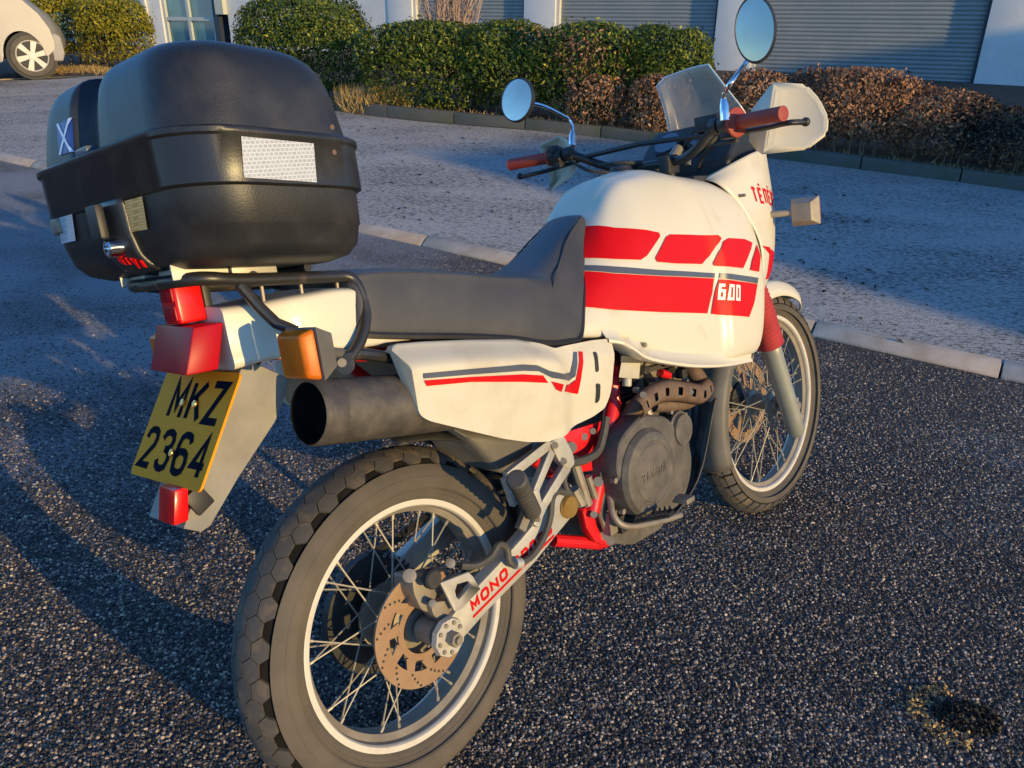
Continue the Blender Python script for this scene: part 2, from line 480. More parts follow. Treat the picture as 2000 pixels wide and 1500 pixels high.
def asphalt_mat(name, base, light, frost, frost_lo, frost_hi, place=False, fscale=1.1, grain=230.0, bump=1.0, bdist=0.004, frost_col=(0.62, 0.66, 0.72), rough=0.85, streak=1.0, fine=55, wide=.62):
    m = bpy.data.materials.new(name)
    m.use_nodes = True
    n = m.node_tree.nodes
    l = m.node_tree.links
    b = n['Principled BSDF']
    b.inputs['Specular IOR Level'].default_value = 0.35
    b.inputs['Roughness'].default_value = rough
    tc = n.new('ShaderNodeTexCoord')
    # stones
    vo = n.new('ShaderNodeTexVoronoi')
    vo.inputs['Scale'].default_value = grain
    l.new(tc.outputs['Object'], vo.inputs['Vector'])
    sep = n.new('ShaderNodeSeparateColor')
    l.new(vo.outputs['Color'], sep.inputs['Color'])
    r1 = n.new('ShaderNodeValToRGB')
    e = r1.color_ramp.elements
    e[0].position = 0.25; e[0].color = (*[c * 0.55 for c in base], 1)
    e[1].position = 0.97; e[1].color = (*light, 1)
    k = e.new(0.75); k.color = (*base, 1)
    l.new(sep.outputs[0], r1.inputs['Fac'])
    # large patches
    nz = n.new('ShaderNodeTexNoise')
    nz.inputs['Scale'].default_value = 0.9
    nz.inputs['Detail'].default_value = 7
    l.new(tc.outputs['Object'], nz.inputs['Vector'])
    mx = n.new('ShaderNodeMix'); mx.data_type = 'RGBA'; mx.blend_type = 'MULTIPLY'
    mr = n.new('ShaderNodeMapRange'); mr.inputs['From Min'].default_value = .3; mr.inputs['From Max'].default_value = .7; mr.inputs['To Min'].default_value = 0.5; mr.inputs['To Max'].default_value = 1.35
    l.new(nz.outputs['Fac'], mr.inputs['Value'])
    mx.inputs[0].default_value = 1.0
    l.new(r1.outputs['Color'], mx.inputs[6])
    l.new(mr.outputs[0], mx.inputs[7])
    # frost: broad drift x fine crystals
    f1 = n.new('ShaderNodeTexNoise'); f1.inputs['Scale'].default_value = fscale; f1.inputs['Detail'].default_value = 5
    mp = n.new('ShaderNodeMapping'); mp.inputs['Scale'].default_value = (streak, 1, 1)
    mp.inputs['Rotation'].default_value = (0, 0, radians(30))
    l.new(tc.outputs['Object'], mp.inputs['Vector'])
    l.new(mp.outputs[0], f1.inputs['Vector'])
    f2 = n.new('ShaderNodeTexNoise'); f2.inputs['Scale'].default_value = fine; f2.inputs['Detail'].default_value = 6; f2.inputs['Roughness'].default_value = .75
    l.new(mp.outputs[0], f2.inputs['Vector'])
    ad = n.new('ShaderNodeMath'); ad.operation = 'MULTIPLY_ADD'; ad.inputs[1].default_value = wide
    l.new(f1.outputs['Fac'], ad.inputs[0])
    ml = n.new('ShaderNodeMath'); ml.operation = 'MULTIPLY'; ml.inputs[1].default_value = 1.24 - wide
    l.new(f2.outputs['Fac'], ml.inputs[0])
    l.new(ml.outputs[0], ad.inputs[2])
    if place:
        # frost thickened towards -x and +y, also lifting the tone of shaded ground
        sx = n.new('ShaderNodeSeparateXYZ'); l.new(tc.outputs['Object'], sx.inputs[0])
        rx = n.new('ShaderNodeMapRange'); rx.interpolation_type = 'SMOOTHSTEP'
        rx.inputs['From Min'].default_value = .45; rx.inputs['From Max'].default_value = -.75
        rx.inputs['To Min'].default_value = 0; rx.inputs['To Max'].default_value = .20
        l.new(sx.outputs['X'], rx.inputs['Value'])
        ry = n.new('ShaderNodeMapRange'); ry.interpolation_type = 'SMOOTHSTEP'
        ry.inputs['From Min'].default_value = .55; ry.inputs['From Max'].default_value = 1.9
        l.new(sx.outputs['Y'], ry.inputs['Value'])
        mm = n.new('ShaderNodeMath'); mm.operation = 'MULTIPLY'
        l.new(rx.outputs[0], mm.inputs[0]); l.new(ry.outputs[0], mm.inputs[1])
        a2 = n.new('ShaderNodeMath'); a2.operation = 'ADD'
        l.new(ad.outputs[0], a2.inputs[0]); l.new(mm.outputs[0], a2.inputs[1])
        ad = a2
    fr = n.new('ShaderNodeMapRange')
    fr.inputs['From Min'].default_value = frost_lo; fr.inputs['From Max'].default_value = frost_hi
    fr.inputs['To Max'].default_value = frost
    l.new(ad.outputs[0], fr.inputs['Value'])
    mf = n.new('ShaderNodeMix'); mf.data_type = 'RGBA'
    l.new(fr.outputs[0], mf.inputs[0])
    l.new(mx.outputs[2], mf.inputs[6])
    mf.inputs[7].default_value = (*frost_col, 1)
    l.new(mf.outputs[2], b.inputs['Base Color'])
    # relief
    nb = n.new('ShaderNodeTexNoise'); nb.inputs['Scale'].default_value = 60; nb.inputs['Detail'].default_value = 6; nb.inputs['Roughness'].default_value = .7
    l.new(tc.outputs['Object'], nb.inputs['Vector'])
    hs = n.new('ShaderNodeMath'); hs.operation = 'MULTIPLY_ADD'
    l.new(vo.outputs['Distance'], hs.inputs[0]); hs.inputs[1].default_value = -0.9
    l.new(nb.outputs['Fac'], hs.inputs[2])
    bp = n.new('ShaderNodeBump'); bp.inputs['Strength'].default_value = bump; bp.inputs['Distance'].default_value = bdist
    l.new(hs.outputs[0], bp.inputs['Height'])
    l.new(bp.outputs[0], b.inputs['Normal'])
    return m
M['asphalt'] = asphalt_mat('coarse_asphalt', (0.095, 0.080, 0.068), (0.40, 0.31, 0.23), 0.70, 0.64, 0.86, place=True, fscale=1.3, grain=190, bump=1.0, bdist=.012, frost_col=(0.42, 0.43, 0.45))
M['frosted'] = asphalt_mat('frosted_paving', (0.060, 0.055, 0.052), (0.20, 0.17, 0.14), 0.96, 0.49, 0.64, fscale=1.6, grain=120, bump=1.0, bdist=.060, frost_col=(0.86, 0.82, 0.78), streak=.45, fine=60, wide=.25)
M['kerb'] = mat('kerb_concrete', (0.42, 0.31, 0.21), 0.9, var_col=(0.62, 0.50, 0.38), vscale=6, vlo=.4, vhi=.75, bump=.6, bscale=110)
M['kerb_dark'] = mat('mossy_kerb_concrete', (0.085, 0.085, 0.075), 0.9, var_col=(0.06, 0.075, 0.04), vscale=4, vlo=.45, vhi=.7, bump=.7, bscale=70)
M['soil'] = mat('leaf_mould_soil', (0.06, 0.042, 0.028), 0.95, var_col=(0.12, 0.09, 0.05), vscale=9, vlo=.4, vhi=.75, bump=.9, bscale=60)

# ---- lines along the ground (left to right)
K0 = [(-16.0, 14.2), (-4.941, 6.986, -0.004), (-2.692, 5.736, -0.083), (-0.993, 4.793, -0.143), (0.163, 4.065, -0.18), (1.09, 3.456, -0.208), (1.838, 2.941, -0.23), (2.653, 2.415, -0.256), (8.0, -.6)]
K0 = np.array([(p[0], p[1]) for p in K0], float)
K1 = [(-17.0, 17.5, .2), (-11.841, 11.996, 0.169), (-8.178, 12.643, 0.381), (-6.104, 12.672, 0.446), (-2.983, 10.518, 0.3), (-1.858, 9.395, 0.249), (0.611, 8.412, 0.166), (3.312, 7.31, 0.013), (5.041, 6.599, -0.099), (6.951, 5.442, -0.227)]
K1 = np.array(K1, float)
def dens3(P, n):
    P = np.asarray(P, float)
    d = np.r_[0, np.cumsum(np.linalg.norm(np.diff(P[:, :2], axis=0), axis=1))]
    t = np.linspace(0, d[-1], n)
    return np.stack([np.interp(t, d, P[:, i]) for i in range(P.shape[1])], 1)
k0 = crom(np.c_[K0, [road_z(x, y) for x, y in K0]], 160)
k0[:, 2] = [road_z(x, y) for x, y in k0[:, :2]]
KUP = 0.055

# road: from the kerb back past the camera
back = np.array([-.50, -.86, 0])
b = B()
rows = []
for v in np.r_[np.linspace(-.06, 1.2, 10), np.linspace(1.35, 9, 40), np.linspace(10, 40, 16)]:
    r = []
    for p in k0:
        x, y = p[0] + back[0] * v, p[1] + back[1] * v
        r.append((x, y, road_z(x, y)))
    rows.append(r)
b.grid(rows)
road = b.done('road', M['asphalt'], None, smooth=80)
tag(road, 'dark coarse asphalt car park surface under the motorcycle', kind='structure')

# pavement sheet between the low kerb and the hedge kerb
k1 = dens3(K1, 160)
# pair stations by arc position so that quads stay regular
def pair(i):
    return k0[i], k1[i]
b = B()
rows = []
NV = 40
# station matching
m0 = np.interp(np.arange(len(K0)), np.arange(len(K0)), np.arange(len(K0)))
top = K1[[0, 2, 3, 5, 6, 6, 7, 8, 9]].copy()
top[5] = (K1[6] + K1[7]) / 2
kk1 = crom(top, 160)
kk0 = k0.copy()
inw = -back
for i in range(160):
    a = kk0[i] + inw * .09 + np.array([0, 0, KUP - .004]); c = kk1[i]
    r = []
    for v in np.linspace(0, 1, NV):
        q = a * (1 - v) + c * v
        q[2] += -.05 * sin(pi * v) * 0
        r.append(tuple(q))
    rows.append(r)
b.grid(rows)
pav = b.done('pavement', M['frosted'], None, smooth=80)
tag(pav, 'frosted paved strip between the low kerb and the hedges', kind='structure')
def pav_z(x, y):
    h = pav_t.ray_cast(Vector((x, y, 5)), Vector((0, 0, -1)))[0]
    return h.z if h else -0.1
pav_t = bvh(pav)

# ---- kerbs as single stones
kerb = bpy.data.objects.new('kerb', None); COL.objects.link(kerb)
tag(kerb, 'low worn concrete kerb along the edge of the asphalt', kind='structure')
def stones(parent, line, up, width, ln, m, face=1, name='kerb_stone', gap=.006, depth=.12, jitter=.004, rnd=.012):
    P = np.asarray(line, float)
    d = np.r_[0, np.cumsum(np.linalg.norm(np.diff(P[:, :2], axis=0), axis=1))]
    t = 0.0
    while t + ln < d[-1]:
        a = np.array([np.interp(t + gap, d, P[:, i]) for i in range(3)]); c = np.array([np.interp(t + ln - gap, d, P[:, i]) for i in range(3)])
        u = (c - a); u[2] = 0; u /= np.linalg.norm(u)
        w = np.array([-u[1], u[0], 0]) * width * face
        j = random.uniform(-jitter, jitter)
        b = B()
        z = np.array([0, 0, 1])
        prof = [(0, -depth), (0, up * .20), (.40, up * .90), (.55, up), (1, up), (1, -depth)] if name == 'kerb_stone' and width > .11 else [(0, -depth), (0, up * .75), (.12, up * .95), (.25, up), (1, up), (1, -depth)]
        b.hexa([a + w * p + z * (h + (j if h > 0 else 0)) for p, h in prof], [c + w * p + z * (h + (j if h > 0 else 0)) for p, h in prof])
        b.done(name, m, parent, bevel=rnd, smooth=50)
        t += ln
stones(kerb, k0[14:150], KUP, .135, .915, M['kerb'], rnd=.007)
hk = bpy.data.objects.new('kerb_edging', None); COL.objects.link(hk)
tag(hk, 'raised dark concrete edging in front of the hedges', kind='structure')
HK = dens3(np.array([(-2.152, 9.723, 0.245), (-1.858, 9.395, 0.249), (0.611, 8.412, 0.166), (3.312, 7.31, 0.013), (5.041, 6.599, -0.099), (6.622, 5.566, -0.196)], float), 60)
stones(hk, HK, .125, .10, .915, M['kerb_dark'], rnd=.008)
# flush edging line in front of the parked van
fk = bpy.data.objects.new('kerb_line', None); COL.objects.link(fk)
tag(fk, 'pale flush kerb line on the ground in front of the van', kind='structure')
FK = dens3(np.array([(-11.294, 12.112, 0.181), (-8.178, 12.643, 0.381), (-6.104, 12.672, 0.446)], float), 30)
stones(fk, FK, .02, .10, .9, M['kerb'], rnd=.006)

# ---- planting bed and yard behind, up to the building
FO = np.array([5.15 + .1713, 17.2 - 1.104]); FE_ = np.array([.89, -.456]); FE_ /= np.linalg.norm(FE_)
FN = np.array([-.456, -.89]); FN /= np.linalg.norm(FN)     # towards the camera
def FP(s, d=0.0, z=0.0):
    p = FO + FE_ * s + FN * d
    return (p[0], p[1], z)
b = B()
rows = []
S_ = np.linspace(-42, 14, 160)
for i in range(160):
    a = kk1[i] + np.array([0, 0, .0]); c = np.array(FP(S_[i], -.6, 0)); c[2] = a[2] + .35
    w_ = min(1, max(0, (i - 72) / 8))
    r = []
    for v in np.r_[0, .012, np.linspace(.03, 1, 24)]:
        q = a * (1 - v) + c * v
        if v > 0: q[2] += .095 * w_
        r.append(tuple(q))
    rows.append(r)
b.grid(rows)
bed = b.done('ground', M['soil'], None, smooth=80)
tag(bed, 'brown soil bed under the hedges in front of the building', kind='structure')
bed_t = bvh(bed)
def ground_z(x, y):
    hs = [t.ray_cast(Vector((x, y, 5)), Vector((0, 0, -1)))[0] for t in (bed_t, pav_t)]
    hs = [h.z for h in hs if h]
    return max(hs) if hs else 0.0
b = B()
b.face([(-400, -400, -3.2), (400, -400, -3.2), (400, 400, -3.2), (-400, 400, -3.2)])
gr = b.done('terrain', M['soil'], None)
tag(gr, 'far ground beyond the car park', kind='structure')

# ---- building with roller shutters
M['render_white'] = mat('painted_render', (0.66, 0.65, 0.62), 0.7, var_col=(0.56, 0.55, 0.52), vscale=2.2, vlo=.4, vhi=.8, bump=.15, bscale=60)
M['shutter'] = mat('shutter_paint', (0.22, 0.245, 0.245), 0.5, 0.0, var_col=(0.28, 0.29, 0.27), vscale=2.0, vlo=.4, vhi=.8)
M['trim'] = mat('pale_trim', (0.62, 0.60, 0.54), 0.5, var=0.15, vscale=6)
M['dark_trim'] = mat('dark_trim', (0.03, 0.04, 0.06), 0.5, var=0.2, vscale=6)
M['mullion'] = mat('window_frame_paint', (0.50, 0.52, 0.47), 0.45, var=0.15, vscale=9)
M['win'] = mat('sky_tinted_window_glass', (0.050, 0.16, 0.20), 0.06, var_col=(0.09, 0.24, 0.27), vscale=1.6, vlo=.35, vhi=.7, spec=0.9)  # teal base colour carries the sky reflected in the panes
M['clad'] = mat('cladding_panel', (0.50, 0.50, 0.40), 0.6, var=0.1, vscale=5)
bld = bpy.data.objects.new('industrial_building', None); COL.objects.link(bld)
bld.location = FP(0, 0, 0)
tag(bld, 'low white business unit with grey roller shutters and blue windows behind the hedges', 'building')
def fx(v): return Vector(v) - Vector(FP(0, 0, 0))
def fbox(name, s0, s1, d0, d1, z0, z1, m, parent=bld, bevel=0.0):
    b = B()
    b.hexa([fx(FP(s0, d0, z0)), fx(FP(s1, d0, z0)), fx(FP(s1, d1, z0)), fx(FP(s0, d1, z0))], [fx(FP(s0, d0, z1)), fx(FP(s1, d0, z1)), fx(FP(s1, d1, z1)), fx(FP(s0, d1, z1))])
    return b.done(name, m, parent, bevel=bevel)
ZT = 4.2
fbox('wall', -40, 13, -14, -.45, -2, 6.2, M['render_white'])
fbox('lintel', -40, 13, -.448, .16, ZT, 6.1, M['render_white'])
fbox('roof', -40.4, 13.4, -14.3, .5, 6.2, 6.4, M['dark_trim'])
def shutter(s0, s1):
    b = B()
    rows = []
    z = -1.4
    while z < ZT:
        for f, dd in ((0, 0), (.12, .010), (.35, .019), (.65, .019), (.88, .010), (.97, 0)):
            rows.append([fx(FP(s0, -.10 + dd, z + f * .076)), fx(FP(s1, -.10 + dd, z + f * .076))])
        z += .076
    b.grid(rows)
    o = b.done('roller_shutter', M['shutter'], bld, smooth=50)
    fbox('shutter_box', s0, s1, -.44, -.13, ZT - .5, ZT - .003, M['dark_trim'])
    return o
# pillar positions along the front (s), from the photograph's bays
PIL = [(-9.25, -8.55), (-5.55, -4.78), (-1.20, -.42), (3.62, 4.55), (8.0, 8.9)]
for a, c in PIL:
    p_ = fbox('pillar', a, c, -.446, .075, -2, ZT - .002, M['render_white'], bevel=.004)
    fbox('shutter_guide', c + .002, c + .075, -.20, .02, -2, ZT - .004, M['trim'])
    fbox('shutter_guide', a - .052, a - .002, -.20, .0, -2, ZT - .004, M['dark_trim'])
for (a, c), (a2, c2) in zip(PIL[:-1], PIL[1:]):
    shutter(c + .075, a2 - .052)
shutter(8.975, 12.5)
# office windows on the left
fbox('wall_panel', -14.55, -9.252, -.446, .05, -2, ZT - .002, M['render_white'])
def window(s0, s1, verts, trans):
    f = fbox('window', s0, s0 + .10, -.12, .04, -2, ZT - .006, M['mullion'])
    fbox('frame', s1 - .10, s1, -.12, .04, -2, ZT - .006, M['mullion'], parent=f)
    for v in verts:
        fbox('mullion', v - .05, v + .05, -.10, .035, -2, ZT - .008, M['mullion'], parent=f)
    for z in trans:
        fbox('transom', s0 + .102, s1 - .102, -.095, .030, z - .045, z + .045, M['mullion'], parent=f)
    ed = [s0 + .10] + list(verts) + [s1 - .10]
    zz = [-2] + list(trans) + [ZT - .01]
    for e0, e1 in zip(ed[:-1], ed[1:]):
        for z0, z1 in zip(zz[:-1], zz[1:]):
            fbox('pane', e0, e1, -.050, -.040, z0, z1, M['win'], parent=f)
window(-17.05, -15.05, [-16.07], [1.30])
fbox('corner_trim', -15.048, -14.85, -.446, .10, -2, ZT - .003, M['dark_trim'])
fbox('cladding', -14.846, -14.553, -.446, .20, 1.42, ZT - .003, M['clad'])
fbox('pillar', -18.28, -17.05, -.446, .10, -2, ZT - .002, M['render_white'], bevel=.004)
fbox('downpipe', -17.75, -17.55, .103, .19, -2, ZT - .01, M['trim'], bevel=.02)
window(-22.5, -18.30, [-21.1, -19.7], [2.2])
fbox('wall_panel', -40, -22.502, -.446, .06, -2, ZT - .002, M['render_white'])

# ---- added unseen block, shaped to throw its shadow over paving and hedge foot
nb = bpy.data.objects.new('shadow_block', None); COL.objects.link(nb)
tag(nb, 'added unseen brick block behind the photographer, shaped to cast the shadow', 'building')
M['brick'] = mat('brown_brickwork', (0.25, 0.14, 0.09), 0.85, var=0.35, vscale=12, bump=.3, bscale=40)
SH = Vector((0.7413, -0.6712, 0)); SP = Vector((0.6712, 0.7413, 0))
def np_(al, pe, z): v = SH * al + SP * pe; return (v.x, v.y, z)
def unit(name, prof, a0, a1, m):
    b = B()
    b.hexa([np_(a0, p, z) for p, z in prof], [np_(a1, p, z) for p, z in prof])
    return b.done(name, m, nb)
unit('wall', [(4.1, -3), (4.1, 4.65), (4.3, 5.0), (4.64, 5.5), (4.80, 6.0), (6.5, 5.95), (9.0, 5.5), (12.0, 5.4), (12.0, -3)], 25, 34, M['brick'])
unit('wall', [(12.002, -3), (12.002, 6.75), (26, 6.75), (26, -3)], 25.2, 34, M['brick'])
for k in range(4):  # windows and door only dress the added shadow block
    b = B()
    b.hexa([np_(24.95, 13.5 + 3 * k, .4), np_(24.95, 15.1 + 3 * k, .4), np_(25.25, 15.1 + 3 * k, .4), np_(25.25, 13.5 + 3 * k, .4)], [np_(24.95, 13.5 + 3 * k, 1.9), np_(24.95, 15.1 + 3 * k, 1.9), np_(25.25, 15.1 + 3 * k, 1.9), np_(25.25, 13.5 + 3 * k, 1.9)])
    b.done('window', M['win'], nb)
b = B()
b.hexa([np_(24.93, 7, -1), np_(24.93, 9.6, -1), np_(25.1, 9.6, -1), np_(25.1, 7, -1)], [np_(24.93, 7, 1.9), np_(24.93, 9.6, 1.9), np_(25.1, 9.6, 1.9), np_(25.1, 7, 1.9)])
b.done('door', M['shutter'], nb)

# ================================================================== PLANTS
def leaf_mat(name, cols, rough=0.5, trans=0.0):
    m = bpy.data.materials.new(name)
    m.use_nodes = True
    n = m.node_tree.nodes
    l = m.node_tree.links
    b = n['Principled BSDF']
    at = n.new('ShaderNodeAttribute'); at.attribute_name = 'tint'
    r = n.new('ShaderNodeValToRGB')
    e = r.color_ramp.elements
    e[0].position = 0; e[0].color = (*cols[0], 1)
    e[1].position = 1; e[1].color = (*cols[-1], 1)
    for i, c in enumerate(cols[1:-1]):
        k = e.new((i + 1) / (len(cols) - 1)); k.color = (*c, 1)
    l.new(at.outputs['Fac'], r.inputs['Fac'])
    l.new(r.outputs['Color'], b.inputs['Base Color'])
    b.inputs['Roughness'].default_value = rough
    b.inputs['Specular IOR Level'].default_value = 0.15
    return m
M['leaf_green'] = leaf_mat('evergreen_leaves', [(0.016, 0.030, 0.008), (0.055, 0.085, 0.013), (0.13, 0.155, 0.020), (0.38, 0.34, 0.05)], .42)
M['leaf_yellow'] = leaf_mat('yellow_green_leaves', [(0.06, 0.07, 0.010), (0.17, 0.16, 0.015), (0.27, 0.23, 0.02), (0.34, 0.25, 0.04)], .5)
M['leaf_brown'] = leaf_mat('russet_leaves', [(0.09, 0.045, 0.026), (0.24, 0.115, 0.06), (0.38, 0.20, 0.10), (0.48, 0.30, 0.16)], .7)
M['leaf_dark'] = leaf_mat('dark_twigs_and_leaves', [(0.02, 0.018, 0.016), (0.04, 0.035, 0.028), (0.07, 0.06, 0.045), (0.10, 0.085, 0.06)], .7)
M['twig'] = mat('pale_twigs', (0.52, 0.37, 0.26), 0.8, var_col=(0.34, 0.22, 0.15), vscale=8)
M['stem'] = mat('bare_stems', (0.22, 0.15, 0.09), 0.85, var_col=(0.10, 0.07, 0.05), vscale=12)
M['straw'] = leaf_mat('dead_grass_blades', [(0.20, 0.14, 0.05), (0.42, 0.28, 0.11), (0.55, 0.38, 0.16)], .7)

def quads_mesh(name, C, N, U, L, W, tint, m, parent, fold=.25):
    """leaf quads: centres, normals, directions, half lengths, half widths"""
    N = N / np.linalg.norm(N, axis=1, keepdims=True)
    U = U - N * (U * N).sum(1, keepdims=True)
    U /= np.linalg.norm(U, axis=1, keepdims=True) + 1e-9
    V = np.cross(N, U)
    k = len(C)
    L = L[:, None]; W = W[:, None]
    P = np.empty((k, 4, 3))
    P[:, 0] = C - U * L
    P[:, 1] = C + V * W + N * W * fold
    P[:, 2] = C + U * L
    P[:, 3] = C - V * W + N * W * fold
    me = bpy.data.meshes.new(name)
    me.vertices.add(4 * k); me.vertices.foreach_set('co', P.reshape(-1))
    me.loops.add(4 * k); me.loops.foreach_set('vertex_index', np.arange(4 * k, dtype=np.int32))
    me.polygons.add(k); me.polygons.foreach_set('loop_start', np.arange(0, 4 * k, 4, dtype=np.int32))
    me.update()
    a = me.attributes.new('tint', 'FLOAT', 'FACE')
    a.data.foreach_set('value', np.clip(tint, 0, 1).astype(np.float32))
    return link(name, me, m, parent, smooth=None)

def hedge_shape(u, rng, lump):
    pass

def bush(name, label, cat, group, cx, cy, rx, ry, h, n, m, leaf=.03, rot=0.0, z0=None, core=None, stems=10, low=.08, seed=0, box=.36, lumps=30, stem_m=None, dead=0.0, dead_m=None):
    rng = np.random.default_rng(seed + 11)
    gz = ground_z(cx, cy) if z0 is None else z0
    root = bpy.data.objects.new(name, None); COL.objects.link(root)
    root.location = (cx, cy, gz)
    root.rotation_euler = (0, 0, rot)
    tag(root, label, cat, group)
    # outline bumps
    LC = rng.normal(size=(lumps, 3)); LC /= np.linalg.norm(LC, axis=1, keepdims=True)
    LA = rng.uniform(-.24, .22, lumps)
    def radius(d):
        w = np.exp((d @ LC.T - 1) * 16)
        return 1 + (w * LA).sum(1)
    d = rng.normal(size=(n, 3)); d /= np.linalg.norm(d, axis=1, keepdims=True)
    d[:, 2] = np.abs(d[:, 2]) * np.where(rng.random(n) < .72, 1, -1)
    # superellipsoid so that sides are fuller than a ball
    p = 2 + box * 4
    s = (np.abs(d) ** p).sum(1) ** (-1 / p)
    rr = radius(d) * np.where(rng.random(n) < .70, rng.uniform(.86, 1.03, n), rng.uniform(.35, .9, n))
    # sprays sticking out
    rr *= np.where(rng.random(n) < .05, rng.uniform(1.0, 1.13, n), 1)
    q = d * (s * rr)[:, None]
    C = np.c_[q[:, 0] * rx, q[:, 1] * ry, h * (.5 + low / 2) + q[:, 2] * h * (.5 - low / 2)]
    keep = C[:, 2] > low * h * rng.random(n)
    # clump gaps
    G = rng.uniform(-1, 1, (90, 3)) * np.array([rx, ry, h * .6]) + np.array([0, 0, h * .5])
    dist = np.sqrt(((C[:, None, :] - G[None]) ** 2).sum(2)).min(1)
    keep &= ~((dist < leaf * 2.2) & (rng.random(n) < .75))
    C = C[keep]; d = d[keep]; k = len(C)
    N = d * np.array([1 / rx, 1 / ry, 1.6 / h]) ; N /= np.linalg.norm(N, axis=1, keepdims=True)
    N += rng.normal(size=(k, 3)) * .65
    U = rng.normal(size=(k, 3)) + np.array([0, 0, .5])
    L = leaf * rng.uniform(.55, 1.25, k); W = L * rng.uniform(.32, .55, k)
    cl = np.sin(C[:, 0] * 9 + seed) * np.sin(C[:, 1] * 8 + 1) * np.sin(C[:, 2] * 10 + 2)
    tint = np.clip(.42 + .22 * cl + rng.normal(size=k) * .22, 0, 1)
    if dead > 0:
        dm = (np.sin(C[:, 0] * 3.1 + seed * 2) + np.sin(C[:, 2] * 5 + seed) + rng.normal(size=k) * .5) > (2.0 - 2 * dead)
        quads_mesh('dead_foliage', C[dm], N[dm], U[dm], L[dm], W[dm], tint[dm], dead_m, root)
        C, N, U, L, W, tint = (a[~dm] for a in (C, N, U, L, W, tint))
    quads_mesh('foliage', C, N, U, L, W, tint, m, root)
    b = B()
    for _ in range(stems):
        x, y = rng.uniform(-.75, .75) * rx, rng.uniform(-.7, .7) * ry
        pts = [(x * .8, y * .8, -.05)]
        for t in (.25, .5, .8):
            pts.append((x * (.8 + t * .3) + rng.normal() * .04, y * (.8 + t * .3) + rng.normal() * .04, t * h * .95))
        b.tube(curve(pts, 8), list(np.linspace(.011, .003, 8)), 5)
        for _k in range(3):
            i = rng.integers(1, 3); o_ = Vector(pts[i])
            e = o_ + Vector((rng.normal() * .15, rng.normal() * .15, rng.uniform(.08, .25)))
            b.tube([o_, o_.lerp(e, .5) + Vector((rng.normal() * .02, 0, 0)), e], [.005, .004, .002], 4)
    b.done('stems', stem_m or M['stem'], root)
    return root

def along(px0, d): pass
# evergreen hedge: four clipped shrubs grown together
def hp(w, push):
    """shrub centre: a point behind the hedge edging"""
    return (w[0] + FN[0] * -push, w[1] + FN[1] * -push)
HROT = atan2(-.25, .97)
gG = 'evergreen shrubs of the clipped hedge'
c = hp((-2.984, 10.535, 0.339), .55); bush('evergreen_shrub', 'dark evergreen shrub at the left end of the hedge next to the blue window', 'shrub', gG, c[0], c[1], .95, .62, 1.32, 21000, M['leaf_green'], .029, HROT, seed=1, stems=12)
c = hp((-1.194, 9.225, 0.237), .60); bush('evergreen_shrub', 'dark evergreen shrub with pale bare stems below, behind the black luggage case', 'shrub', gG, c[0], c[1], .80, .62, 1.10, 18000, M['leaf_green'], .028, HROT, seed=2, stems=12)
c = hp((-0.105, 8.819, 0.191), .55); bush('evergreen_shrub', 'bushy green shrub directly behind the left round mirror', 'shrub', gG, c[0], c[1], .72, .60, 1.02, 16000, M['leaf_green'], .027, HROT, seed=3, stems=10, dead=.05, dead_m=M['leaf_brown'])
c = hp((0.785, 8.364, 0.157), .62); bush('evergreen_shrub', 'green shrub with brown dead sprigs between the left mirror and the windscreen', 'shrub', gG, c[0], c[1], .62, .58, 1.06, 16000, M['leaf_green'], .027, HROT, seed=4, stems=10, dead=.06, dead_m=M['leaf_brown'])
c = hp((1.559, 8.015, 0.115), .66); bush('evergreen_shrub', 'green shrub at the right end of the hedge behind the windscreen', 'shrub', gG, c[0], c[1], .50, .52, 1.10, 13000, M['leaf_green'], .026, HROT, seed=5, stems=9, dead=.04, dead_m=M['leaf_brown'])
gB = 'brown winter shrubs beside the shutters'
c = hp((1.011, 8.237, 0.119), .22); bush('brown_shrub', 'small russet shrub at the foot of the green hedge left of the windscreen', 'shrub', gB, c[0], c[1], .36, .26, .55, 3600, M['leaf_brown'], .024, HROT, seed=21, stems=9, lumps=14)
c = hp((1.655, 7.901, 0.104), .26); bush('brown_shrub', 'small russet shrub showing behind the windscreen', 'shrub', gB, c[0], c[1], .34, .28, .62, 3600, M['leaf_brown'], .024, HROT, seed=22, stems=9, lumps=14)
c = hp((2.523, 7.554, 0.067), .40); bush('brown_shrub', 'thin russet shrub in front of the white pillar behind the right mirror stem', 'shrub', gB, c[0], c[1], .40, .34, .72, 4200, M['leaf_brown'], .024, HROT, seed=23, stems=14, lumps=16)
c = hp((3.398, 7.257, 0.018), .50); bush('brown_shrub', 'reddish brown shrub in front of the wide shutter behind the hand guard', 'shrub', gB, c[0], c[1], .58, .44, .80, 9500, M['leaf_brown'], .024, HROT, seed=24, stems=22, dead=.30, dead_m=M['leaf_dark'])
c = hp((4.215, 6.954, -0.044), .52); bush('brown_shrub', 'bare looking brown shrub at the foot of the right white pillar', 'shrub', gB, c[0], c[1], .55, .44, .66, 8500, M['leaf_brown'], .023, HROT, seed=25, stems=26, dead=.55, dead_m=M['leaf_dark'])
c = hp((4.992, 6.599, -0.099), .55); bush('brown_shrub', 'dark twiggy shrub at the right edge of the picture', 'shrub', gB, c[0], c[1], .62, .46, .58, 8500, M['leaf_dark'], .023, HROT, seed=26, stems=30, dead=.12, dead_m=M['leaf_brown'])
gY = 'yellow green shrubs beside the van'
c = (-8.313, 15.42, 0.447); bush('yellow_shrub', 'yellow green shrub with bare pale stems right beside the van bonnet', 'shrub', gY, c[0], c[1], 1.05, .8, 1.55, 17000, M['leaf_yellow'], .034, .3, seed=31, stems=30, low=.14)
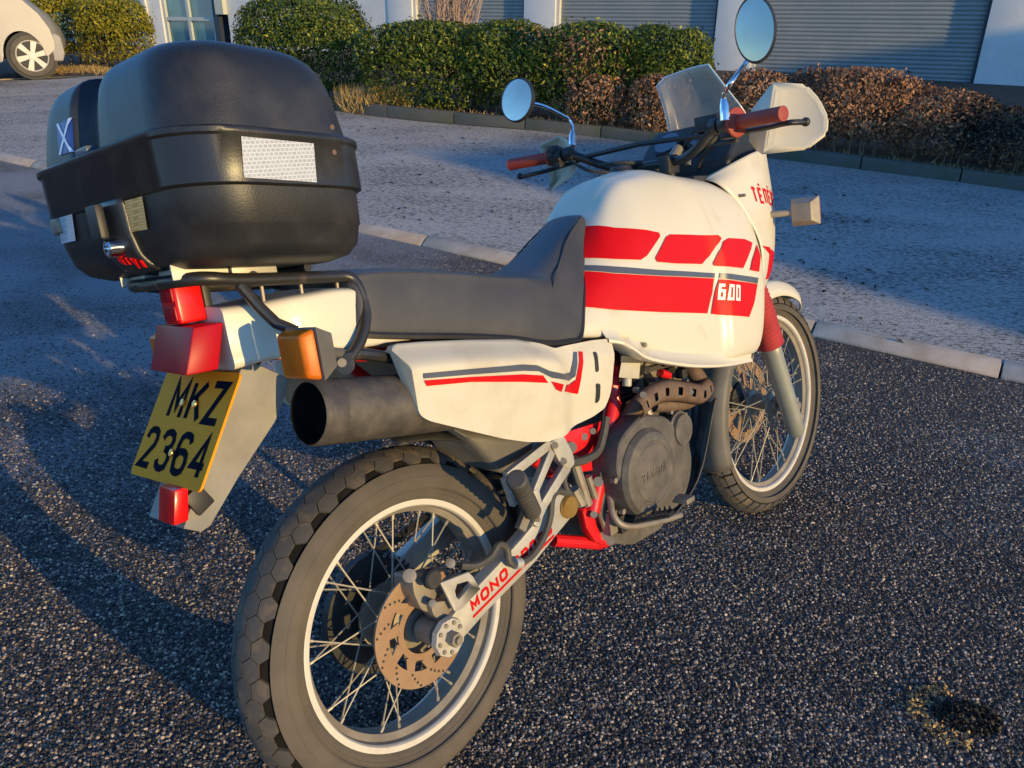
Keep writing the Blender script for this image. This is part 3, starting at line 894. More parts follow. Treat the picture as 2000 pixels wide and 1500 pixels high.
c = (-7.244, 14.982, 0.452); bush('yellow_shrub', 'lower yellow green shrub between the van and the white pillar', 'shrub', gY, c[0], c[1], .62, .7, 1.12, 11000, M['leaf_yellow'], .033, .3, seed=32, stems=18, low=.10)
# bare twiggy shrub behind the hedge
def twigs(name, label, c, h, spread, n, seed):
    rng = np.random.default_rng(seed)
    root = bpy.data.objects.new(name, None); COL.objects.link(root)
    root.location = (c[0], c[1], ground_z(c[0], c[1]))
    tag(root, label, 'shrub')
    b = B()
    for _ in range(n):
        a = rng.uniform(0, 2 * pi); s = spread * sqrt(rng.random())
        e = Vector((cos(a) * s, sin(a) * s * .5, h * rng.uniform(.75, 1.0)))
        p = [Vector((cos(a) * s * .2, sin(a) * s * .1, 0)), e * .45 + Vector((rng.normal() * .05, 0, .05)), e]
        q = curve(p, 9)
        b.tube(q, list(np.linspace(.010, .003, 9)), 5)
        for _k in range(5):
            i = rng.integers(3, 8); o_ = q[i]
            e2 = o_ + Vector((rng.normal() * .12, rng.normal() * .08, rng.uniform(.12, .35)))
            b.tube([o_, o_.lerp(e2, .5) + Vector((rng.normal() * .02, 0, 0)), e2], [.005, .004, .002], 4)
    b.done('twigs', M['twig'], root)
c = (-0.787, 11.518, 0.567); twigs('bare_shrub', 'leafless shrub with upright pale twigs rising behind the hedge', c, 2.05, .70, 90, 5)
# dead grass tuft at the end of the edging
def tuft(name, label, c, n, h, spread, seed, kind=None):
    rng = np.random.default_rng(seed)
    gz = ground_z(c[0], c[1])
    a = rng.uniform(0, 2 * pi, n); r = spread * np.sqrt(rng.random(n))
    hh = h * rng.uniform(.5, 1.1, n)
    base = np.c_[np.cos(a) * r, np.sin(a) * r * .6, np.zeros(n)]
    U = np.c_[rng.normal(size=n) * .45, rng.normal(size=n) * .45, np.ones(n)]
    U /= np.linalg.norm(U, axis=1, keepdims=True)
    C = base + U * (hh / 2)[:, None]
    N = np.c_[rng.normal(size=(n, 2)), rng.normal(size=n) * .2]
    o = quads_mesh(name, C, N, U, hh / 2, np.full(n, .004), rng.random(n), M['straw'], None)
    o.location = (c[0], c[1], gz)
    tag(o, label, 'grass', kind=kind)
    return o
c = hp((-1.804, 9.464, 0.28), .25); tuft('grass_tuft', 'tuft of yellow dead grass at the left end of the dark edging', c, 1500, .36, .42, 3)
# ragged grass and weeds along the edging
rng = np.random.default_rng(77)
n = 1100
t = rng.random(n)
idx = (t * 58).astype(int)
base = HK[idx] + (HK[idx + 1] - HK[idx]) * rng.random(n)[:, None]
base[:, 0] += -FN[0] * (.11 + rng.random(n) * .10); base[:, 1] += -FN[1] * (.11 + rng.random(n) * .10)
base[:, 2] += .09
hh = .075 * rng.uniform(.4, 1.3, n)
U = np.c_[rng.normal(size=(n, 2)) * .5, np.ones(n)]; U /= np.linalg.norm(U, axis=1, keepdims=True)
o = quads_mesh('grass', base + U * (hh / 2)[:, None], rng.normal(size=(n, 3)), U, hh / 2, np.full(n, .0035), rng.random(n) * .8, M['straw'], None)
tag(o, 'thin dry grass growing along the back of the edging', kind='stuff')
# rough verge in front of the yellow shrubs
n = 5000
c0 = np.array((-7.844, 13.768, 0.44)); c1 = np.array((-6.145, 13.787, 0.48))
base = c0 + (c1 - c0) * rng.random(n)[:, None]
base[:, :2] += rng.normal(size=(n, 2)) * .30
base[:, 2] = [ground_z(x, y) for x, y in base[:, :2]]
hh = .07 * rng.uniform(.4, 1.3, n)
U = np.c_[rng.normal(size=(n, 2)) * .6, np.ones(n)]; U /= np.linalg.norm(U, axis=1, keepdims=True)
o = quads_mesh('verge_grass', base + U * (hh / 2)[:, None], rng.normal(size=(n, 3)), U, hh / 2, np.full(n, .007), rng.random(n) * .7, M['straw'], None)
tag(o, 'rough brown grass on the verge beside the van', kind='stuff')
# scattered dead leaves on the frosted paving
n = 420
P_ = []
while len(P_) < n:
    i = rng.integers(20, 150); v = rng.random() ** 1.3
    a = kk0[i] + inw * .12; c = kk1[i]
    q = a * (1 - v) + c * v
    P_.append((q[0] + rng.normal() * .05, q[1] + rng.normal() * .05, 0))
P_ = np.array(P_)
P_[:, 2] = [pav_z(x, y) + .006 for x, y in P_[:, :2]]
N = np.c_[rng.normal(size=(n, 2)) * .25, np.ones(n)]
o = quads_mesh('fallen_leaves', P_, N, rng.normal(size=(n, 3)), rng.uniform(.008, .030, n), rng.uniform(.005, .016, n), rng.random(n) * .5, M['leaf_dark'], None, fold=.5)
tag(o, 'dark fallen leaves and grit scattered on the frosted paving', kind='stuff')

# ================================================================== VAN
van = bpy.data.objects.new('parked_van', None); COL.objects.link(van)
vp = Vector((-7.917, 13.214, 0.429)); vp.z -= .0
vd = Vector((.857, .515, 0)).normalized(); vy = Vector((-vd.y, vd.x, 0))
van.matrix_world = Matrix(((vd.x, vy.x, 0, vp.x), (vd.y, vy.y, 0, vp.y), (0, 0, 1, vp.z), (0, 0, 0, 1)))
tag(van, 'silver beige van with six spoke wheel parked by the yellow shrub', 'van')
M['van'] = mat('champagne_car_paint', (0.34, 0.295, 0.23), 0.38, 0.2, var=0.08, vscale=3, coat=0.6)
M['bumper'] = mat('grey_bumper_plastic', (0.34, 0.31, 0.27), 0.6, var=0.12, vscale=12, bump=.1, bscale=120)
M['glass'] = mat('dark_vehicle_glass', (0.02, 0.05, 0.035), 0.05, var=0.2, vscale=3, spec=0.8)
# body: side profile lofted across the width with tumblehome and a rounded nose in plan
PR = [(-4.1, .32), (-4.1, 1.75), (-3.9, 1.93), (-1.6, 1.97), (-1.05, 1.95), (-.42, 1.55), (-.12, 1.30), (.16, 1.12), (.38, .93), (.52, .72), (.56, .54), (.54, .42)]
AR = .362
arch = [(AR * cos(a), .325 + AR * sin(a)) for a in np.linspace(radians(2), radians(178), 16)]
arch2 = [(-3.05 + AR * cos(a), .325 + AR * sin(a)) for a in np.linspace(radians(2), radians(178), 16)]
lower = [(.40, .32)] + arch + [(-.40, .25), (-2.65, .25)] + arch2 + [(-3.45, .32)]
prof = PR + lower
def section(f, y):
    out = []
    for x, z in prof:
        xx = x - (.0 if x < -.5 else .20 * max(0, (x + .5)) * (abs(f)) ** 3)
        zz = z
        yy = y * (1 - .10 * max(0, (z - .95)))
        out.append((xx, yy, zz))
    return out
b = B()
W_ = .90
b.grid([section(f, f * W_) for f in (-1, -.96, -.85, -.6, -.2, .2, .6, .85, .96, 1)], closed=True, cap=True)
body = b.done('body', M['van'], van, smooth=30)
b = B()
b.xz([(.30, .25), (.34, .62), (.44, .66), (.535, .60), (.555, .36), (.50, .24)], -.895, .895)
for v in b.bm.verts:
    v.co.x -= .16 * (abs(v.co.y) / .9) ** 3 * max(0, v.co.x)
b.done('bumper', M['bumper'], van, bevel=.03, seg=3)
b = B()
b.xz([(-2.62, .24), (-2.62, .46), (-.43, .46), (-.43, .24)], -.912, -.90)
b.done('sill_strip', M['bumper'], van, bevel=.01)
b = B()
b.xz([(-1.55, 1.10), (-1.50, 1.72), (-1.08, 1.78), (-.62, 1.36), (-.64, 1.20)], -.90, -.86)
for v in b.bm.verts: v.co.y *= (1 - .10 * max(0, v.co.z - .95)); v.co.y -= .006
b.done('window', M['glass'], van)
b = B()
b.hexa([(-1.02, -.70, 1.88), (-1.02, .70, 1.88), (-.45, .78, 1.39), (-.45, -.78, 1.39)], [(-1.0, -.70, 1.90), (-1.0, .70, 1.90), (-.43, .78, 1.41), (-.43, -.78, 1.41)])
b.done('windscreen', M['glass'], van)
b = B()
b.box((-.52, -.985, 1.17), (.12, .16, .20))
b.done('door_mirror', M['bumper'], van, bevel=.03)
b = B()
for x0, x1, z0, z1 in ((-.415, -.405, .47, 1.10), (-1.62, -1.61, .47, 1.75)):
    b.box(((x0 + x1) / 2, -.9015, (z0 + z1) / 2), (.008, .004, z1 - z0))
b.box((-1.0, -.9015, .80), (1.2, .004, .008))
b.done('door_gap', M['black'], van)
b = B()
b.hexa([(.20, -.86, .80), (.20, -.80, .86), (.43, -.66, .74), (.45, -.70, .66)], [(.14, -.80, .80), (.14, -.74, .86), (.38, -.60, .74), (.40, -.62, .66)])
b.done('headlight', M['gauge'], van, bevel=.01)
def van_wheel(x, y, sd):
    b = B()
    b.lathe([(-.09, .23), (-.10, .30), (-.06, .325), (.06, .325), (.10, .30), (.09, .23)], (x, y, .325), n=48)
    ty = b.done('wheel', M['tyre'], van)
    b = B()
    o_ = -.085 if sd < 0 else .085
    s = -1 if sd < 0 else 1
    b.lathe([(o_, .235), (o_ + s * .006, .222), (o_ - s * .01, .208), (o_ - s * .05, .200), (o_ - s * .06, .10), (o_ - s * .06, 0)], (x, y, .325), n=40)
    b.lathe([(o_ - s * .01, .062), (o_ + s * .004, .052), (o_ + s * .006, 0)], (x, y, .325), n=24)
    for k in range(6):
        a = 2 * pi * k / 6 + .25
        d = Vector((cos(a), 0, sin(a))); nn = Vector((-d.z, 0, d.x))
        c_ = Vector((x, y + o_, .325))
        b.hexa([c_ + d * .05 + nn * .030, c_ + d * .05 - nn * .030, c_ + d * .215 - nn * .042, c_ + d * .215 + nn * .042],
               [v + Vector((0, -s * .02, 0)) for v in (c_ + d * .05 + nn * .030, c_ + d * .05 - nn * .030, c_ + d * .215 - nn * .042, c_ + d * .215 + nn * .042)])
    b.done('rim', M['alloy'], ty)
for x in (0, -3.05):
    for sd in (-1, 1):
        van_wheel(x, sd * .80, sd)
b = B()
for x in (0, -3.05):
    for sd in (-1, 1):
        b.lathe([(-.14, .05), (-.14, .355), (.08, .355)], (x, sd * .74, .325), n=30)
b.box((-1.8, 0, .36), (4.2, 1.5, .16))
b.done('underbody', M['engine_dark'], van)

# ================================================================== LOOSE CHIPPINGS in the asphalt surface (real grains, instanced)
def chippings(name, label, n, seed, size):
    rng = np.random.default_rng(seed)
    cx, cy = .17, -1.10
    pts = []
    while sum(len(p) for p in pts) < n:
        k = n
        r = .75 + 4.9 * rng.random(k) ** 1.05
        a = radians(90) + (rng.random(k) - .5) * radians(92)
        x = cx + r * np.cos(a); y = cy + r * np.sin(a)
        # keep on the road side of the kerb
        j = np.interp(x, k0[::-1, 0] if k0[0, 0] > k0[-1, 0] else k0[:, 0], k0[::-1, 1] if k0[0, 0] > k0[-1, 0] else k0[:, 1])
        ok = y < j - .01
        fz = np.clip((.45 - x) / 1.2, 0, 1) * np.clip((y - .55) / 1.3, 0, 1)
        ok &= rng.random(k) > .85 * fz
        ok &= rng.random(k) < np.clip((5.6 - np.hypot(x - cx, y - cy)) / 2.2, 0, 1)
        pts.append(np.c_[x, y][ok])
    P = np.vstack(pts)[:n]
    z = -(0.058354 * 9 * np.tanh(P[:, 0] / 9) + 0.041885 * 9 * np.tanh(P[:, 1] / 9))
    me = bpy.data.meshes.new(name)
    me.vertices.add(len(P)); me.vertices.foreach_set('co', np.c_[P, z - size * .15].reshape(-1))
    me.update()
    o = bpy.data.objects.new(name, me); COL.objects.link(o)
    tag(o, label, kind='stuff')
    ng = bpy.data.node_groups.new(name, 'GeometryNodeTree')
    ng.interface.new_socket('Geometry', in_out='INPUT', socket_type='NodeSocketGeometry')
    ng.interface.new_socket('Geometry', in_out='OUTPUT', socket_type='NodeSocketGeometry')
    N = ng.nodes; L = ng.links
    gi_ = N.new('NodeGroupInput'); go = N.new('NodeGroupOutput')
    ico = N.new('GeometryNodeMeshIcoSphere'); ico.inputs['Radius'].default_value = size; ico.inputs['Subdivisions'].default_value = 1
    sm = N.new('GeometryNodeSetMaterial'); sm.inputs['Material'].default_value = M['chip']
    ip = N.new('GeometryNodeInstanceOnPoints')
    rv = N.new('FunctionNodeRandomValue'); rv.data_type = 'FLOAT_VECTOR'; rv.inputs[1].default_value = (6.28, 6.28, 6.28)
    rs_ = N.new('FunctionNodeRandomValue'); rs_.data_type = 'FLOAT_VECTOR'; rs_.inputs[0].default_value = (.5, .5, .4); rs_.inputs[1].default_value = (1.35, 1.1, .9)
    rs_.inputs['Seed'].default_value = 3
    L.new(gi_.outputs[0], ip.inputs['Points'])
    L.new(ico.outputs['Mesh'], sm.inputs['Geometry'])
    L.new(sm.outputs[0], ip.inputs['Instance'])
    L.new(rv.outputs[0], ip.inputs['Rotation'])
    L.new(rs_.outputs[0], ip.inputs['Scale'])
    L.new(ip.outputs[0], go.inputs[0])
    md = o.modifiers.new('scatter', 'NODES'); md.node_group = ng
    return o
m = bpy.data.materials.new('stone_chips'); m.use_nodes = True
_n = m.node_tree.nodes; _l = m.node_tree.links
oi = _n.new('ShaderNodeObjectInfo')
cr = _n.new('ShaderNodeValToRGB')
e = cr.color_ramp.elements
e[0].position = 0; e[0].color = (.014, .013, .014, 1)
e[1].position = 1; e[1].color = (.62, .48, .34, 1)
for p_, c_ in ((.36, (.030, .026, .023)), (.66, (.10, .080, .064)), (.86, (.28, .215, .155))):
    k = e.new(p_); k.color = (*c_, 1)
_l.new(oi.outputs['Random'], cr.inputs['Fac'])
_l.new(cr.outputs['Color'], _n['Principled BSDF'].inputs['Base Color'])
_n['Principled BSDF'].inputs['Roughness'].default_value = .55
M['chip'] = m
chippings('asphalt_chippings', 'loose dark and pale stone chippings of the coarse asphalt', 180000, 5, .0054)

# dark moss mound standing for a shaded hole in the asphalt, lower right
rng = np.random.default_rng(91)
mc = np.array((1.192, 0.201, -0.078))
n = 1500
a = rng.uniform(0, 2 * pi, n); r = .062 * np.sqrt(rng.random(n))
base = np.c_[mc[0] + np.cos(a) * r * 1.2, mc[1] + np.sin(a) * r * .75, np.zeros(n)]
base[:, 2] = [road_z(x, y) for x, y in base[:, :2]]
base[:, 2] += .024 * np.clip(1 - (r / .075) ** 2, 0, 1) * rng.random(n) + .001
U = rng.normal(size=(n, 3)); N = rng.normal(size=(n, 3))
o = quads_mesh('moss_hole_shade', base, N, U, rng.uniform(.003, .008, n), rng.uniform(.002, .005, n), rng.random(n), M['leaf_dark'], None, fold=.4)
tag(o, 'dark clump of moss and grit standing in for a shaded hole in the asphalt', kind='stuff')
n = 320  # pale frosted grit on one side only, painting the hole's sunlit edge
a = rng.uniform(1.6, 4.4, n); r = rng.normal(.105, .018, n)
base = np.c_[mc[0] + np.cos(a) * r * 1.1, mc[1] + np.sin(a) * r * .8, np.zeros(n)]
base[:, 2] = [road_z(x, y) for x, y in base[:, :2]]
base[:, 2] += .012 * rng.random(n)
o = quads_mesh('sunlit_edge_grit', base, rng.normal(size=(n, 3)), rng.normal(size=(n, 3)), rng.uniform(.003, .007, n), rng.uniform(.002, .005, n), .4 + .6 * rng.random(n), M['straw'], None, fold=.5)
tag(o, 'pale frosted grit beside the moss clump, standing in for the sunlit hole edge', kind='stuff')
# ================================================================== MOTORCYCLE (own frame: x forward, y left, z up)
bike = bpy.data.objects.new('motorcycle', None)
COL.objects.link(bike)
bike.matrix_world = Matrix(((0.670995, -0.726693, -0.148107, 0.01236),
                            (0.738236, 0.635543, 0.226137, -0.01104),
                            (-0.070202, -0.261085, 0.962761, 0.00207),
                            (0, 0, 0, 1)))
tag(bike, 'white trail motorcycle with red stripes leaning on its stand on the asphalt', 'motorcycle')
WB = 1.4925
RR, FR = 0.322, 0.348
_k = Vector((-sin(radians(27.5)), 0, cos(radians(27.5))))
_P = Vector((WB + 0.113, 0, 0))
_SR = Matrix.Rotation(-0.0475, 4, _k)
def ST(p):
    return _P + _SR @ (Vector(p) - _P)

# ---- wheels
def prof_curve(pts, n):
    P = crom([(a, b, 0) for a, b in pts], n)[:, :2]
    d = np.r_[0, np.cumsum(np.hypot(*np.diff(P, axis=0).T))]
    return P, d

def wheel(name, c, R, half, rim_r, rim_w, hub, blocks, tyre_kind, xf, tread_w=.06):
    """tyre carcass, separate raised tread blocks in the same mesh, rim, spokes, hub"""
    cx, cy, cz = c
    # cross-section from crown to rim (lateral, radial)
    s = half
    pr = [(0, R), (0.30 * s, R - 0.06 * s), (0.62 * s, R - 0.22 * s), (0.88 * s, R - 0.52 * s), (s, R - 0.85 * s),
          (0.98 * s, R - 1.15 * s), (0.85 * s, rim_r + 0.016), (rim_w + 0.004, rim_r + 0.002), (rim_w, rim_r - 0.004)]
    P, D = prof_curve(pr, 60)
    def surf(th, u, h):
        a = abs(u)
        lat = np.interp(a, D, P[:, 0]); rad = np.interp(a, D, P[:, 1])
        l2 = np.interp(a + 0.002, D, P[:, 0]); r2 = np.interp(a + 0.002, D, P[:, 1])
        t = Vector((l2 - lat, r2 - rad)).normalized()
        nl, nr = -t.y, t.x
        if nr < 0 and a < D[-1] * 0.4: nl, nr = -nl, -nr
        if nl < 0: nl, nr = -nl, -nr
        lat += nl * h; rad += nr * h
        if u < 0: lat = -lat
        return (cx + rad * cos(th), cy + lat, cz + rad * sin(th))
    b = B()
    full = [(-x, r) for x, r in P[::-1][:-1]] + [(x, r) for x, r in P]
    inner = [p for p, d in zip(P, D) if d >= tread_w]
    b.lathe([(-x, r) for x, r in inner[::-1]], c, n=96)
    b.lathe(inner, c, n=96)
    gb = B()
    crown = [p for p, d in zip(P, D) if d <= tread_w * 1.03]
    gp_ = []
    for u in np.linspace(-tread_w * 1.02, tread_w * 1.02, 31):
        q = surf(0, u, -.0055)
        gp_.append((q[1] - cy, q[0] - cx))
    gb.lathe(gp_, c, n=96)
    hubo = None
    hb = B(); hub(hb)
    hubo = hb.done(name, M['steel'], bike, xf=xf)
    ty = b.done('tyre', M['tyre'], hubo, smooth=60, xf=xf)
    gb.done('tread_groove', M['groove'], hubo, smooth=60, xf=xf)
    tb = B(); blocks(tb, surf)
    tb.done('tread', M['tyre_block'], hubo, smooth=25, xf=xf)
    rb = B()
    for u0, hh in ((D[-1] * .62, .0007), (D[-1] * .80, .0009), (D[-1] * .885, .0011)):
        for sg in (-1, 1):
            q = [surf(0, sg * (u0 + e), h_) for e, h_ in ((-.0022, -.001), (-.0008, hh), (.0008, hh), (.0022, -.001))]
            rb.lathe([(p[1] - cy, p[0] - cx) for p in q], c, n=96)
    rb.done('sidewall_rib', M['tyre'], hubo, smooth=60, xf=xf)
    rm = B()
    w = rim_w; r = rim_r
    for sg in (-1, 1):
        rm.lathe([(sg * (w - .004), r + .003), (sg * w, r + .001), (sg * (w + .0005), r - .003), (sg * w, r - .0135), (sg * (w - .003), r - .016), (sg * (w - .009), r - .0165)], c, n=120)
    rmo = rm.done('rim', M['alloy'], hubo, smooth=40, xf=xf)
    rm = B()
    rm.lathe([(-w + .008, r - .0165), (-0.60 * w, r - .018), (-0.42 * w, r - .029), (0.42 * w, r - .029), (0.60 * w, r - .018), (w - .008, r - .0165)], c, n=120)
    rm.done('rim_well', M['rim_well'], hubo, smooth=40, xf=xf)
    return hubo

def spokes(hubo, c, rf, yf, rr_, yr, xf, n=18):
    """2n crossed spokes; one shared mesh, placed by matrix"""
    cx, cy, cz = c
    def p0(side, a): return Vector((cx + rf * cos(a), cy + side * yf, cz + rf * sin(a)))
    def p1(side, a): return Vector((cx + rr_ * cos(a), cy + side * yr, cz + rr_ * sin(a)))
    L0 = (p1(1, radians(46)) - p0(1, 0)).length
    b = B()
    b.cyl((0, 0, 0), (0, 0, L0 * 0.93), 0.0017, n=6)
    b.cyl((0, 0, L0 * 0.93), (0, 0, L0), 0.0032, n=6)
    b.ball((0, 0, 0.002), 0.0036, 6)
    bm_ = b
    first = None
    for side in (-1, 1):
        for i in range(n):
            base = 2 * pi * (i // 2 * 2 + 0.5) / n + (0.09 if side > 0 else 0)
            sgn = 1 if i % 2 else -1
            a0 = base + sgn * 0.08
            a1 = base + sgn * radians(46)
            A, Z = xf(p0(side, a0)), xf(p1(side, a1 if True else 0))
            d = (Z - A)
            q = d.to_track_quat('Z', 'Y').to_matrix().to_4x4()
            mw = Matrix.Translation(A) @ q @ Matrix.Diagonal(Vector((1, 1, d.length / L0, 1)))
            if first is None:
                first = bm_.done('spoke', M['spoke'], hubo)
                o = first
            else:
                o = first.copy(); COL.objects.link(o); o.parent = hubo
            o.matrix_local = mw

ident = lambda p: p
# rear tyre: staggered hexagon blocks
def rear_blocks(b, surf):
    N = 30
    def hexblock(th0, u0, lt, lu):
        # hexagon elongated round the tyre, points facing sideways neighbours
        pts = [(-1, 0.0), (-0.52, 1), (0.52, 1), (1, 0.0), (0.52, -1), (-0.52, -1)]
        top = [surf(th0 + p * lt * .955, u0 + q * lu * .93, 0.0005) for p, q in pts]
        bot = [surf(th0 + p * lt * .985, u0 + q * lu * .97, -0.008) for p, q in pts]
        vt = [b.bm.verts.new(p) for p in top]
        vb = [b.bm.verts.new(p) for p in bot]
        c_ = b.bm.verts.new(surf(th0, u0, 0.0013))
        for i in range(6):
            j = (i + 1) % 6
            b.bm.faces.new((vt[i], vt[j], c_))
            b.bm.faces.new((vb[i], vb[j], vt[j], vt[i]))
    step = 2 * pi / N
    for k in range(N):
        for row, (u, off) in enumerate(((0, 0), (0.0150, .5), (-0.0150, .5), (0.030, 0), (-0.030, 0), (.045, .5), (-.045, .5))):
            hexblock((k + off) * step, u, step * 0.333, 0.0150)
for_rear = rear_blocks
def rear_hub(b):
    c = (0, 0, RR)
    b.lathe([(-0.060, 0.0), (-0.060, 0.030), (-0.045, 0.032), (-0.040, 0.062), (-0.032, 0.064), (-0.028, 0.036), (0.028, 0.036), (0.032, 0.064), (0.040, 0.062), (0.045, 0.04), (0.060, 0.03), (0.060, 0)], c, n=36)
rw = wheel('rear_wheel', (0, 0, RR), RR, 0.0615, 0.231, 0.0425, rear_hub, rear_blocks, 'hex', ident, .0595)
spokes(rw, (0, 0, RR), 0.055, 0.034, 0.203, 0.010, ident)

# front tyre: transverse lugs
def front_blocks(b, surf):
    N = 46
    step = 2 * pi / N
    def blk(t0, t1, u0, u1, sk=0.0, chunk=3):
        us = np.linspace(u0, u1, chunk)
        top = [surf(t0 + sk * abs(u), u, 0.0008) for u in us] + [surf(t1 + sk * abs(u), u, 0.0008) for u in us[::-1]]
        bot = [surf(t0 + sk * abs(u), u, -0.008) for u in us] + [surf(t1 + sk * abs(u), u, -0.008) for u in us[::-1]]
        vt = [b.bm.verts.new(p) for p in top]; vb = [b.bm.verts.new(p) for p in bot]
        k = len(vt)
        for i in range(chunk - 1):
            b.bm.faces.new((vt[i], vt[i + 1], vt[k - 2 - i], vt[k - 1 - i]))
        for i in range(k):
            j = (i + 1) % k
            b.bm.faces.new((vb[i], vb[j], vt[j], vt[i]))
    for k in range(N):
        t = k * step
        for sg in (-1, 1):
            blk(t, t + step * 0.80, sg * 0.001, sg * 0.017, sk=1.0)
            blk(t + step * .12, t + step * 0.90, sg * 0.019, sg * 0.034, sk=1.0)
            blk(t + step * .0, t + step * 0.80, sg * 0.036, sg * 0.060, sk=1.0, chunk=4)
def front_hub(b):
    b.lathe([(-0.055, 0), (-0.055, 0.022), (-0.042, 0.024), (-0.038, 0.040), (-0.031, 0.041), (-0.027, 0.026), (0.027, 0.026), (0.031, 0.041), (0.038, 0.040), (0.042, 0.03), (0.055, 0.03), (0.055, 0)], (WB, 0, FR), n=32)
fw_ = wheel('front_wheel', (WB, 0, FR), FR, 0.0475, 0.281, 0.0285, front_hub, front_blocks, 'lug', ST, .062)
spokes(fw_, (WB, 0, FR), 0.036, 0.033, 0.253, 0.006, ST)

# brake discs
def disc(name, c, ro, ri, rc, y, parent, xf, arms=10, holes=12):
    b = B()
    cx, cy, cz = c
    t = 0.0022
    b.lathe([(y - t, ri), (y - t, ro), (y + t, ro), (y + t, ri)], c, n=72, closed_prof=True)
    b.lathe([(y - t, rc), (y - t, rc + 0.012), (y + t, rc + 0.012), (y + t, rc)], c, n=48, closed_prof=True)
    for k in range(arms):
        a = 2 * pi * k / arms + 0.2
        a2 = a + 0.16
        w = 0.008
        d = Vector((cos(a2) * (ri + .003) - cos(a) * (rc + .009), 0, sin(a2) * (ri + .003) - sin(a) * (rc + .009)))
        p0 = Vector((cx + cos(a) * (rc + .009), cy + y, cz + sin(a) * (rc + .009)))
        nn = Vector((-d.z, 0, d.x)).normalized() * w
        q = [p0 + nn * 1.4, p0 - nn * 1.4, p0 + d - nn, p0 + d + nn]
        b.prism([v - Vector((0, t * .9, 0)) for v in q], (0, 2 * t * .9, 0))
    o = b.done(name, M['disc'], parent, xf=xf)
    h = B()
    for k in range(holes):
        for j, f in enumerate((0.2, 0.42, 0.64, 0.86)):
            a = 2 * pi * k / holes + j * 0.085
            r = ri + (ro - ri) * f
            for yy in (y - t - .0004, y + t + .0004):
                pts = [(cx + r * cos(a) + .0026 * cos(q), cy + yy, cz + r * sin(a) + .0026 * sin(q)) for q in np.linspace(0, 2 * pi, 8, endpoint=False)]
                h.face(pts)
    h.done('drill_hole', M['engine_dark'], parent, xf=xf)
    return o
disc('brake_disc', (0, 0, RR), 0.108, 0.077, 0.046, -0.070, rw, ident)
disc('brake_disc', (WB, 0, FR), 0.132, 0.100, 0.045, 0.058, fw_, ST)
# sprocket and chain side of the rear wheel
b = B()
ring = []
NT = 45
pts = []
for k in range(NT * 4):
    a = 2 * pi * k / (NT * 4)
    r = 0.108 if (k % 4) in (0, 1) else 0.100
    pts.append((r * cos(a), RR + r * sin(a)))
b.xz(pts, 0.062, 0.068)
b.done('sprocket', M['engine_dark'], rw)
b = B()
for zz, x1, z1 in ((RR + .108, .46, .50), (RR - .108, .46, .39)):
    b.tube([(0, .065, zz), (x1, .065, z1)], 0.009, 6)
b.lathe([(-.009, .1), (-.009, .117), (.009, .117), (.009, .1)], (0, .065, RR), n=40, a0=pi / 2, a1=3 * pi / 2, closed_prof=True)
b.done('chain', M['engine_dark'], bike)

# ---- rear suspension, brake
sw = B()
LOW = [(-0.016, 0.305), (0.009, 0.288), (0.043, 0.3), (0.1, 0.319), (0.173, 0.338), (0.244, 0.356), (0.312, 0.383), (0.378, 0.407)]
UPP = [(0.369, 0.463), (0.329, 0.466), (0.285, 0.444), (0.219, 0.418), (0.149, 0.394), (0.084, 0.374), (0.029, 0.354), (-0.008, 0.34)]
for sd in (-1, 1):
    y = sd * 0.118
    sw.xz(LOW + UPP, y - 0.015, y + 0.015)
sw.xz([(.33, .40), (.43, .40), (.43, .455), (.34, .455)], -0.10, 0.10)
swo = sw.done('swingarm', M['alu'], bike, bevel=0.006)
# adjuster plates, axle nut
b = B()
b.lathe([(-.010, 0), (-.010, .034), (0, .036)], (0.0, -.134, RR), n=10)
b.done('adjuster_plate', M['alu'], swo)
b = B()
b.lathe([(-.020, 0), (-.020, .013), (0, .013)], (0, -.142, RR), n=6)
b.lathe([(-.026, 0), (-.026, .007), (-.01, .007)], (0, -.142, RR), n=10)
for k in range(7):
    a = k * .7 + .4
    b.lathe([(-.004, 0), (-.004, .004), (0, .004)], (cos(a) * .026, -.143, RR + sin(a) * .026), n=8)
b.done('axle_nut', M['steel'], swo)
# bracket plate with a window (frame of four bars)
b = B()
OUT = [(0.002, 0.423), (0.068, 0.415), (0.077, 0.403), (0.09, 0.372), (0.039, 0.357), (0.023, 0.359)]
INN = [(0.031, 0.395), (0.038, 0.404), (0.064, 0.399), (0.068, 0.387), (0.037, 0.377), (0.032, 0.383)]
for i in range(6):
    j = (i + 1) % 6
    b.xz([OUT[i], OUT[j], INN[j], INN[i]], -.139, -.133)
b.done('caliper_bracket', M['alu'], swo, bevel=0.0015)
# lettering on the arm: runs along the arm, MONO CROSS with a line under it
def arm_text():
    polys, w = text_polys('MONO', .026, .026, .006, .0066)
    p2, w2 = text_polys('CROSS', .024, .026, .006, .0066)
    polys += [[(x + w + .022, z) for x, z in q] for q in p2]
    W = w + .022 + w2
    polys.append([(-.002, -.012), (W + .002, -.012), (W + .002, -.0065), (-.002, -.0065)])
    polys = [[(x + z * .25, z) for x, z in q] for q in polys]
    return quad_map(polys, w, .026, (0.067, 0.335), (0.168, 0.361), (0.059, 0.356))
def quad_map(polys, w, h, bl, br, tl):
    bl = Vector(bl); ex = (Vector(br) - bl) / w; ey = (Vector(tl) - bl) / h
    return [[tuple(bl + ex * x + ey * y) for x, y in q] for q in polys]
decal('lettering', arm_text(), bvh(swo), M['red_stripe'], swo, off=.0012, step=.05)
